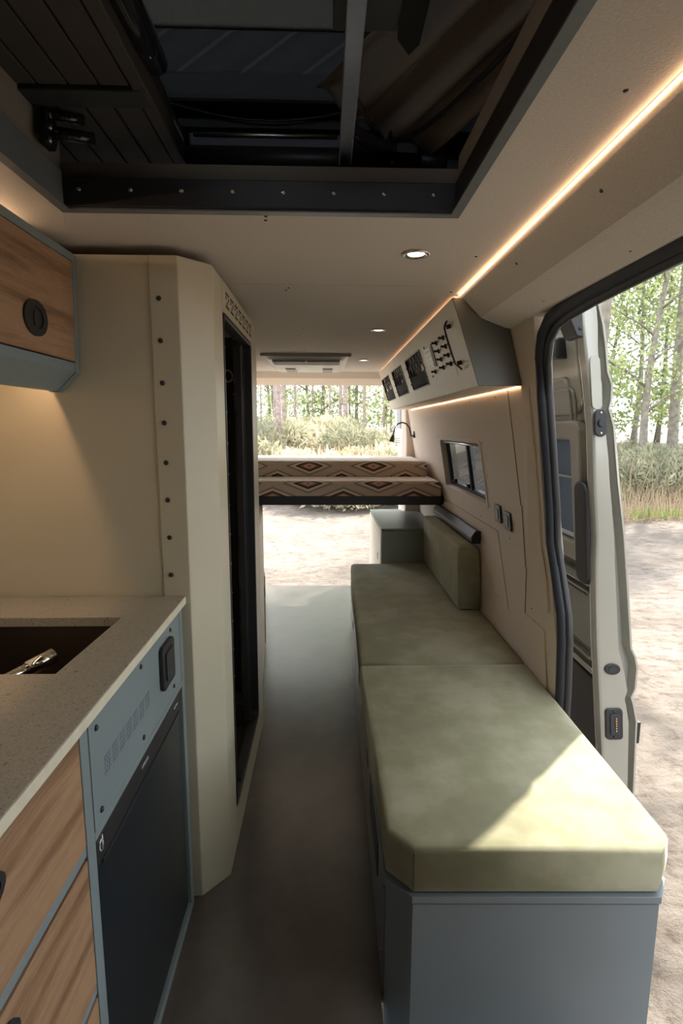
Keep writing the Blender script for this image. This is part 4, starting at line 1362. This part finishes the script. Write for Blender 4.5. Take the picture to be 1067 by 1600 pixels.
link('plug_centre', bm, 'rubber', pg)
Tb3 = basis((1.128, YD0 - .001, .257), (1, 0, 0), (-.1, 0, 1))
bm = BM(); slab(bm, Tb3, rrect(-.034, .034, -.066, .066, .015), 0, .008)
ct = link('contact_plate', bm, 'black', sdoor, bevel=.003)
bm = BM(); slab(bm, Tb3, rrect(-.018, .018, -.044, .044, .008), .008, .012)
ctb = link('contact_block', bm, 'rubber', ct, bevel=.002)
for q in range(6):
    bm = BM(); disc(bm, Tb3(.004, -.026 + q * .0105, .012), (0, -1, 0), .0035, .003, 8)
    link('contact_pin', bm, 'copper', ctb)
for v in (-.054, .054):
    screw(ct, Tb3(0, v, .008), (0, -1, 0), .006, 'dark_metal')
bm = BM(); box(bm, XR(.22) - .002, XR(.22) + .012, 1.965, 1.985, .16, .25)
link('edge_pad', bm, 'black', sdoor, bevel=.002)
# pressed bulge on the edge face
bm = BM(); slab(bm, basis((XL(1.56) + .030, YD0 + .001, 1.56), (1, 0, 0), (-.13, 0, 1)), capsule(.019, .095), 0, .004)
link('pressing', bm, 'paint', sdoor, bevel=.003)

# rear door leaf, opened backwards on the right
rd = tag(empty('rear_door', (.72, 5.2, -.2)), 'open rear van door leaf with a small window, standing beyond the bed', 'door')
bm = BM()
loft(bm, [[(x0, 4.83, z), (x0 - .02, 4.86, z), (x0 - .02, 5.50, z), (x0 + .06, 5.52, z), (x0 + .06, 4.83, z)] for z, x0 in ((-.2, .78), (.9, .76), (1.30, .74))], close=True, caps=True)
link('lower_panel', bm, 'white', rd, bevel=.01)
bm = BM()
box(bm, .70, .76, 4.83, 4.93, 1.301, 1.84); box(bm, .70, .76, 5.42, 5.51, 1.301, 1.84); box(bm, .70, .76, 4.93, 5.42, 1.301, 1.39); box(bm, .70, .76, 4.93, 5.42, 1.78, 1.84)
link('window_frame', bm, 'white', rd)
bm = BM(); box(bm, .735, .74, 4.93, 5.42, 1.39, 1.78)
link('glass_pane', bm, 'glass', rd)
bm = BM(); box(bm, .685, .70, 5.40, 5.45, 1.60, 1.66)
link('latch', bm, 'black', rd, bevel=.003)

# ================================================================== OUTSIDE
GZ = -.60
bm = BM()
bmesh.ops.create_grid(bm, x_segments=90, y_segments=90, size=60)
for v in bm.verts:
    v.co.y += 30
    v.co.z = GZ + .04 * math.sin(v.co.x * 1.3) * math.cos(v.co.y * .9) + min(1.4, max(0, .18 * (v.co.y - 12.6)))
for f in bm.faces: f.smooth = True
struct(link('ground', bm, 'ground'))
def gz(x, y): return GZ + .04 * math.sin(x * 1.3) * math.cos(y * .9) + min(1.4, max(0, .18 * (y - 12.6)))

rng = np.random.default_rng(7)
def leaf_mesh(name, centers, size, mat, droop=0.4, aspect=.55):
    n = len(centers)
    c = np.asarray(centers, dtype=float)
    d = rng.normal(size=(n, 3)); d /= np.linalg.norm(d, axis=1, keepdims=True)
    d[:, 2] -= droop; d /= np.linalg.norm(d, axis=1, keepdims=True)
    a = rng.normal(size=(n, 3)); s = np.cross(d, a); s /= np.linalg.norm(s, axis=1, keepdims=True)
    nn2 = np.cross(d, s)
    L_ = size * (0.6 + .8 * rng.random((n, 1)))
    W_ = L_ * aspect
    p0 = c; p1 = c + d * L_ * .5 + s * W_ * .5 + nn2 * L_ * .08; p2 = c + d * L_; p3 = c + d * L_ * .5 - s * W_ * .5 + nn2 * L_ * .08
    verts = np.stack([p0, p1, p2, p3], 1).reshape(-1, 3)
    me = bpy.data.meshes.new(name)
    idx = np.arange(n * 4).reshape(-1, 4)
    me.vertices.add(n * 4); me.vertices.foreach_set('co', verts.ravel())
    me.loops.add(n * 4); me.loops.foreach_set('vertex_index', idx.ravel())
    me.polygons.add(n); me.polygons.foreach_set('loop_start', np.arange(n) * 4)
    me.update(calc_edges=True)
    me.materials.append(M[mat])
    return me

def part_mesh(name, me, parent):
    o = bpy.data.objects.new(name, me); COL.objects.link(o); o.parent = parent
    return o

# pine trunk prototype (unit: 14 m tall)
def trunk_bm(h, r, lean=0.0, seed=0, taper=.55):
    rd_ = random.Random(seed)
    bm = BM()
    pts, rs = [], []
    for k in range(13):
        t = k / 12
        pts.append((lean * h * t + .06 * math.sin(t * 5 + seed), .05 * math.sin(t * 4 + 2 * seed), h * t))
        rs.append(r * (1 - taper * t) * (1.25 if k == 0 else 1) * (1 + .05 * rd_.uniform(-1, 1)))
    tube(bm, pts, rs, 12)
    return bm
def pine(x, y, h, r, lab, mat='bark_pine', lean=0, seed=0, crown=True, proto=None):
    z = gz(x, y) - .05
    root = empty('pine_tree', (x, y, z))
    tag(root, lab, 'tree', 'pine trees of the forest')
    bm = trunk_bm(h, r, lean, seed)
    me = bpy.data.meshes.new('trunk'); bm.to_mesh(me); bm.free(); me.materials.append(M[mat])
    part_mesh('trunk', me, root)
    if crown:
        o = part_mesh('foliage', PINE_CROWN, root); o.location = (lean * h, 0, h * .62); o.scale = (1, 1, h * .38 / 5)
        o.rotation_euler.z = seed
    return root
cs = []
for k in range(60):
    t = rng.random(); a = rng.random() * 6.28; r = (1.6 * (1 - t) + .4) * math.sqrt(rng.random())
    c = np.array([r * math.cos(a), r * math.sin(a), 5 * t])
    cs.append(c + rng.normal(size=(40, 3)) * .28)
PINE_CROWN = leaf_mesh('pine_crown', np.concatenate(cs), .22, 'leaf_deep', aspect=.3)

# rear view pines: distance and lateral position worked out from where the trunks stand
rear = [(-2.05, 17.5, .10), (-1.45, 15.5, .155), (-1.17, 13.4, .20), (-1.06, 14.3, .165), (-.98, 18.5, .15), (-.45, 21, .12), (.12, 17, .11), (.42, 17.5, .17), (.55, 16.2, .21), (1.0, 23, .13), (1.28, 17.5, .18), (2.0, 18.5, .12), (-2.8, 22, .16), (.9, 27, .14), (-.1, 26, .13), (-1.9, 27, .15), (1.9, 26, .15), (2.9, 24, .15)]
words = ['slim pine trunk at the left edge of the rear opening', 'pine trunk second from the left in the rear opening', 'thickest grey pine trunk of the close pair behind the bed', 'darker pine trunk of the close pair behind the bed', 'pine trunk just right of the close pair behind the bed', 'thin pine trunk left of centre in the rear opening', 'thin pine trunk at the centre of the rear opening', 'pine trunk close left of the thick reddish trunk in the rear opening', 'thick reddish pine trunk right of centre in the rear opening', 'faint distant pine right of the thick reddish trunk', 'dark straight pine trunk near the right of the rear opening', 'pine trunk beside the open rear door leaf']
for i, (x, y, r) in enumerate(rear):
    far = 'distant pine in the second row of the forest, seen between nearer trunks'
    pine(x * 1.33, y * 1.33, 14 + (i * 37 % 5), r * .44, words[i] if i < len(words) else far, lean=.004 * ((i * 7 % 5) - 2), seed=i)

# leafy trees prototype
def leaf_cloud(n_cl, R0, H, per, size, mat, spread=.45, zmin=0.0):
    cs = []
    for k in range(n_cl):
        a = rng.random() * 6.28; t = rng.random(); r = R0 * math.sqrt(rng.random()) * (.55 + .6 * math.sin(math.pi * min(1, t * .85 + .15)))
        c = np.array([r * math.cos(a), r * math.sin(a), zmin + H * t])
        cs.append(c + rng.normal(size=(per, 3)) * np.array([spread, spread, spread * .45]))
    return leaf_mesh('leaf_cloud', np.concatenate(cs), size, mat)
CL1 = leaf_cloud(70, 1.9, 5.5, 55, .13, 'leaf')
CL2 = leaf_cloud(80, 2.3, 7.5, 55, .15, 'leaf')
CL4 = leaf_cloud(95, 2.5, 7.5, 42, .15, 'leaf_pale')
CL3 = leaf_cloud(80, 2.4, 7.0, 55, .15, 'leaf_deep')
def branches(bm, h, r, seed, n=9, z0=.22, lean=0.03, ln=1.9):
    rd_ = random.Random(seed)
    tr = []
    for k in range(13):
        t = k / 12
        tr.append(Vector((lean * h * t + .10 * math.sin(t * 6 + seed), .08 * math.sin(t * 5 + seed * 2), h * t)))
    tube(bm, tr, [r * (1.2 if k == 0 else 1) * (1 - .8 * k / 12) for k in range(13)], 10)
    for k in range(n):
        t = z0 + (1 - z0) * .9 * k / n
        p = tr[int(t * 12)].lerp(tr[min(12, int(t * 12) + 1)], t * 12 % 1)
        a = rd_.random() * 6.28 if k > 3 else (0.2 + 3.0 * (k % 2))
        L_ = ln * (1.1 - t * .7)
        q = [p + Vector((math.cos(a) * L_ * s, math.sin(a) * L_ * s, L_ * (.75 * s - .2 * s * s) + .04 * math.sin(9 * s))) for s in (0, .3, .6, 1)]
        rr_ = r * (1 - .75 * t) * .45
        tube(bm, q, [rr_, rr_ * .75, rr_ * .5, rr_ * .2], 6)
        for m_ in range(3):
            s0 = q[1 + m_ % 3] if m_ < 2 else q[2]
            a2 = a + rd_.uniform(-1, 1)
            tube(bm, [s0, s0 + Vector((math.cos(a2) * .5, math.sin(a2) * .5, .3))], [rr_ * .45, rr_ * .15], 5)
def leafy(x, y, h, r, lab, cloud, seed, cz=.30, sc=1.0, group='leafy trees at the forest edge', mat='bark_grey', lean=.03):
    root = empty('leafy_tree', (x, y, gz(x, y) - .05))
    tag(root, lab, 'tree', group)
    bm = BM(); branches(bm, h, r, seed, lean=lean)
    me = bpy.data.meshes.new('trunk'); bm.to_mesh(me); bm.free(); me.materials.append(M[mat])
    part_mesh('trunk', me, root)
    o = part_mesh('foliage', cloud, root); o.location = (0, 0, h * cz); o.scale = (sc, sc, sc); o.rotation_euler.z = seed * 1.7
    return root
# right-hand view through the sliding door
leafy(9.1, 15.4, 9.0, .125, 'leafy tree with dark crooked branches seen through the sliding door', CL1, 3, .30, 1.0, lean=.035)
pine(10.25, 15.9, 14, .15, 'straight pale trunk right of the crooked leafy tree', 'bark_grey', 0, 3, True)
pine(4.22, 8.6, 12, .125, 'grey trunk standing close behind the sliding door edge', 'bark_grey', .0, 5, True)
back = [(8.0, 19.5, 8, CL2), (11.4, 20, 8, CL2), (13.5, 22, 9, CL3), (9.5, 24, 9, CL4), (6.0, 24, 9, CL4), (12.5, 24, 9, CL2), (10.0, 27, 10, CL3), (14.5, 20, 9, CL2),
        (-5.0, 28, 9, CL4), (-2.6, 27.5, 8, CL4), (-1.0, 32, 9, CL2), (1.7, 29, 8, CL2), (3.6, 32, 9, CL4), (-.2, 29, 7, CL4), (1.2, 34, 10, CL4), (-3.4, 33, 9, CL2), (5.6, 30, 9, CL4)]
sides = ['right of the sliding door view', 'behind the rear opening']
for i, (x, y, h, cl) in enumerate(back):
    leafy(x, y, h, .11, 'leafy tree in the green backdrop %s' % (sides[0] if x > 4.5 and i < 8 else sides[1]), cl, 11 + i, .06, 1.0 + .12 * (i % 3), lean=.01 * (i % 3 - 1))

# unseen trees added beside the van to block sky light, clear of the sun
for i, (x, y, h, cl) in enumerate([(7.3, .2, 12, CL3), (6.9, -3.6, 12, CL3), (11.0, 3.4, 13, CL3), (8.0, -6.5, 12, CL2), (12.0, -.6, 13, CL3)]):
    leafy(x, y, h, .14, 'unseen leafy tree added opposite the sliding door to block sky light', cl, 31 + i, .12, 1.45, group='added sky-blocking trees beside the van', lean=.0)

# shrubs and ferns
def clump(n, R0, H, size, mat, upw=1.0, aspect=.25):
    c = rng.random((n, 3)); a = c[:, 0] * 6.28; r = R0 * np.sqrt(c[:, 1])
    z = H * c[:, 2] * np.sqrt(np.clip(1 - (r / R0) ** 2 * .8, .05, 1))
    return leaf_mesh('clump', np.stack([r * np.cos(a), r * np.sin(a), z], 1), size, mat, droop=-upw, aspect=aspect)
def stems_bm(n, R0, H):
    bm = BM()
    for k in range(n):
        a = rng.random() * 6.28; r = R0 * math.sqrt(rng.random())
        p = Vector((r * math.cos(a), r * math.sin(a), 0))
        q = p + Vector((rng.normal() * .22, rng.normal() * .22, H * (.5 + .6 * rng.random())))
        m_ = p.lerp(q, .55) + Vector((rng.normal() * .05, rng.normal() * .05, 0))
        tube(bm, [p, m_, q], [.006, .005, .002], 4, caps=False)
    return bm
SH = [clump(1500, .85, 1.05, .17, 'bush', .6), clump(1500, .9, .8, .20, 'pale_fern', .5, .35), clump(1300, .9, .6, .20, 'fern', .5, .35), clump(1400, .8, .9, .16, 'bush', .7)]
ST = []
for k in range(2):
    bm = stems_bm(110, .9, .9)
    me = bpy.data.meshes.new('stems'); bm.to_mesh(me); bm.free(); me.materials.append(M['twig']); ST.append(me)
def shrub(x, y, k, s, lab, grp, nm='shrub'):
    root = empty(nm, (x, y, gz(x, y)))
    root.scale = (s, s, s * (1 + .15 * math.sin(x * 7)))
    root.rotation_euler.z = x * 3 + y
    tag(root, lab, 'plant', grp)
    part_mesh('foliage', SH[k], root)
    part_mesh('stems', ST[int(abs(x * 10)) % 2], root)
rr2 = random.Random(5)
for i in range(40):
    y = 13.2 + rr2.random() * 7.0; x = (-.17 + .36 * ((i * 7 % 40) + .5) / 40) * y
    k = rr2.choice([1, 2, 2, 1] if y < 16 else [1, 1, 0, 1])
    shrub(x, y, k, .8 + .5 * rr2.random(), ('tan and orange bracken clump seen over the bed through the rear opening' if k == 2 else 'pale green bracken clump seen over the bed through the rear opening' if k == 1 else 'grey-green bush among pines behind the rear opening'), 'bracken behind the van %d' % k, 'bracken_clump' if k else 'shrub')
for i in range(20):
    y = 12.9 + rr2.random() * 2.4 + (i % 3) * .6; x = (.53 + .32 * (i + .5) / 20) * y
    shrub(x, y, 0 if i % 4 else 3, .75 + .35 * rr2.random(), 'grey-green scrub bush at the track edge seen through the sliding door', 'scrub by the track')
# dead grass and fallen twigs
def stuff_stems():
    bm = BM()
    for k in range(1500):
        y = 11.3 + 2.0 * rng.random(); x = (.52 + .30 * rng.random()) * y
        p = Vector((x, y, gz(x, y)))
        flat = rng.random() < .45
        q = p + Vector((rng.normal() * (.35 if flat else .10), rng.normal() * (.3 if flat else .10), (.12 if flat else .55) * (.4 + rng.random())))
        tube(bm, [p, p.lerp(q, .5) + Vector((0, 0, .03)), q], [.005, .004, .0015], 3, caps=False)
    return bm
g = link('dead_grass', stuff_stems(), 'twig'); g['kind'] = 'stuff'
tag(g, 'dry pale grass stems and twigs along the sandy track edge', 'dry grass')
c = []
for k in range(420):
    y = 11.6 + .7 * rng.random(); x = (.58 + .10 * rng.random()) * y
    c.append((x, y, gz(x, y)))
me = leaf_mesh('grass_blades', np.array(c), .20, 'grass', droop=-1.6, aspect=.12)
o = bpy.data.objects.new('green_grass', me); COL.objects.link(o); o['kind'] = 'stuff'
tag(o, 'patch of fresh green grass by the sandy track', 'grass')
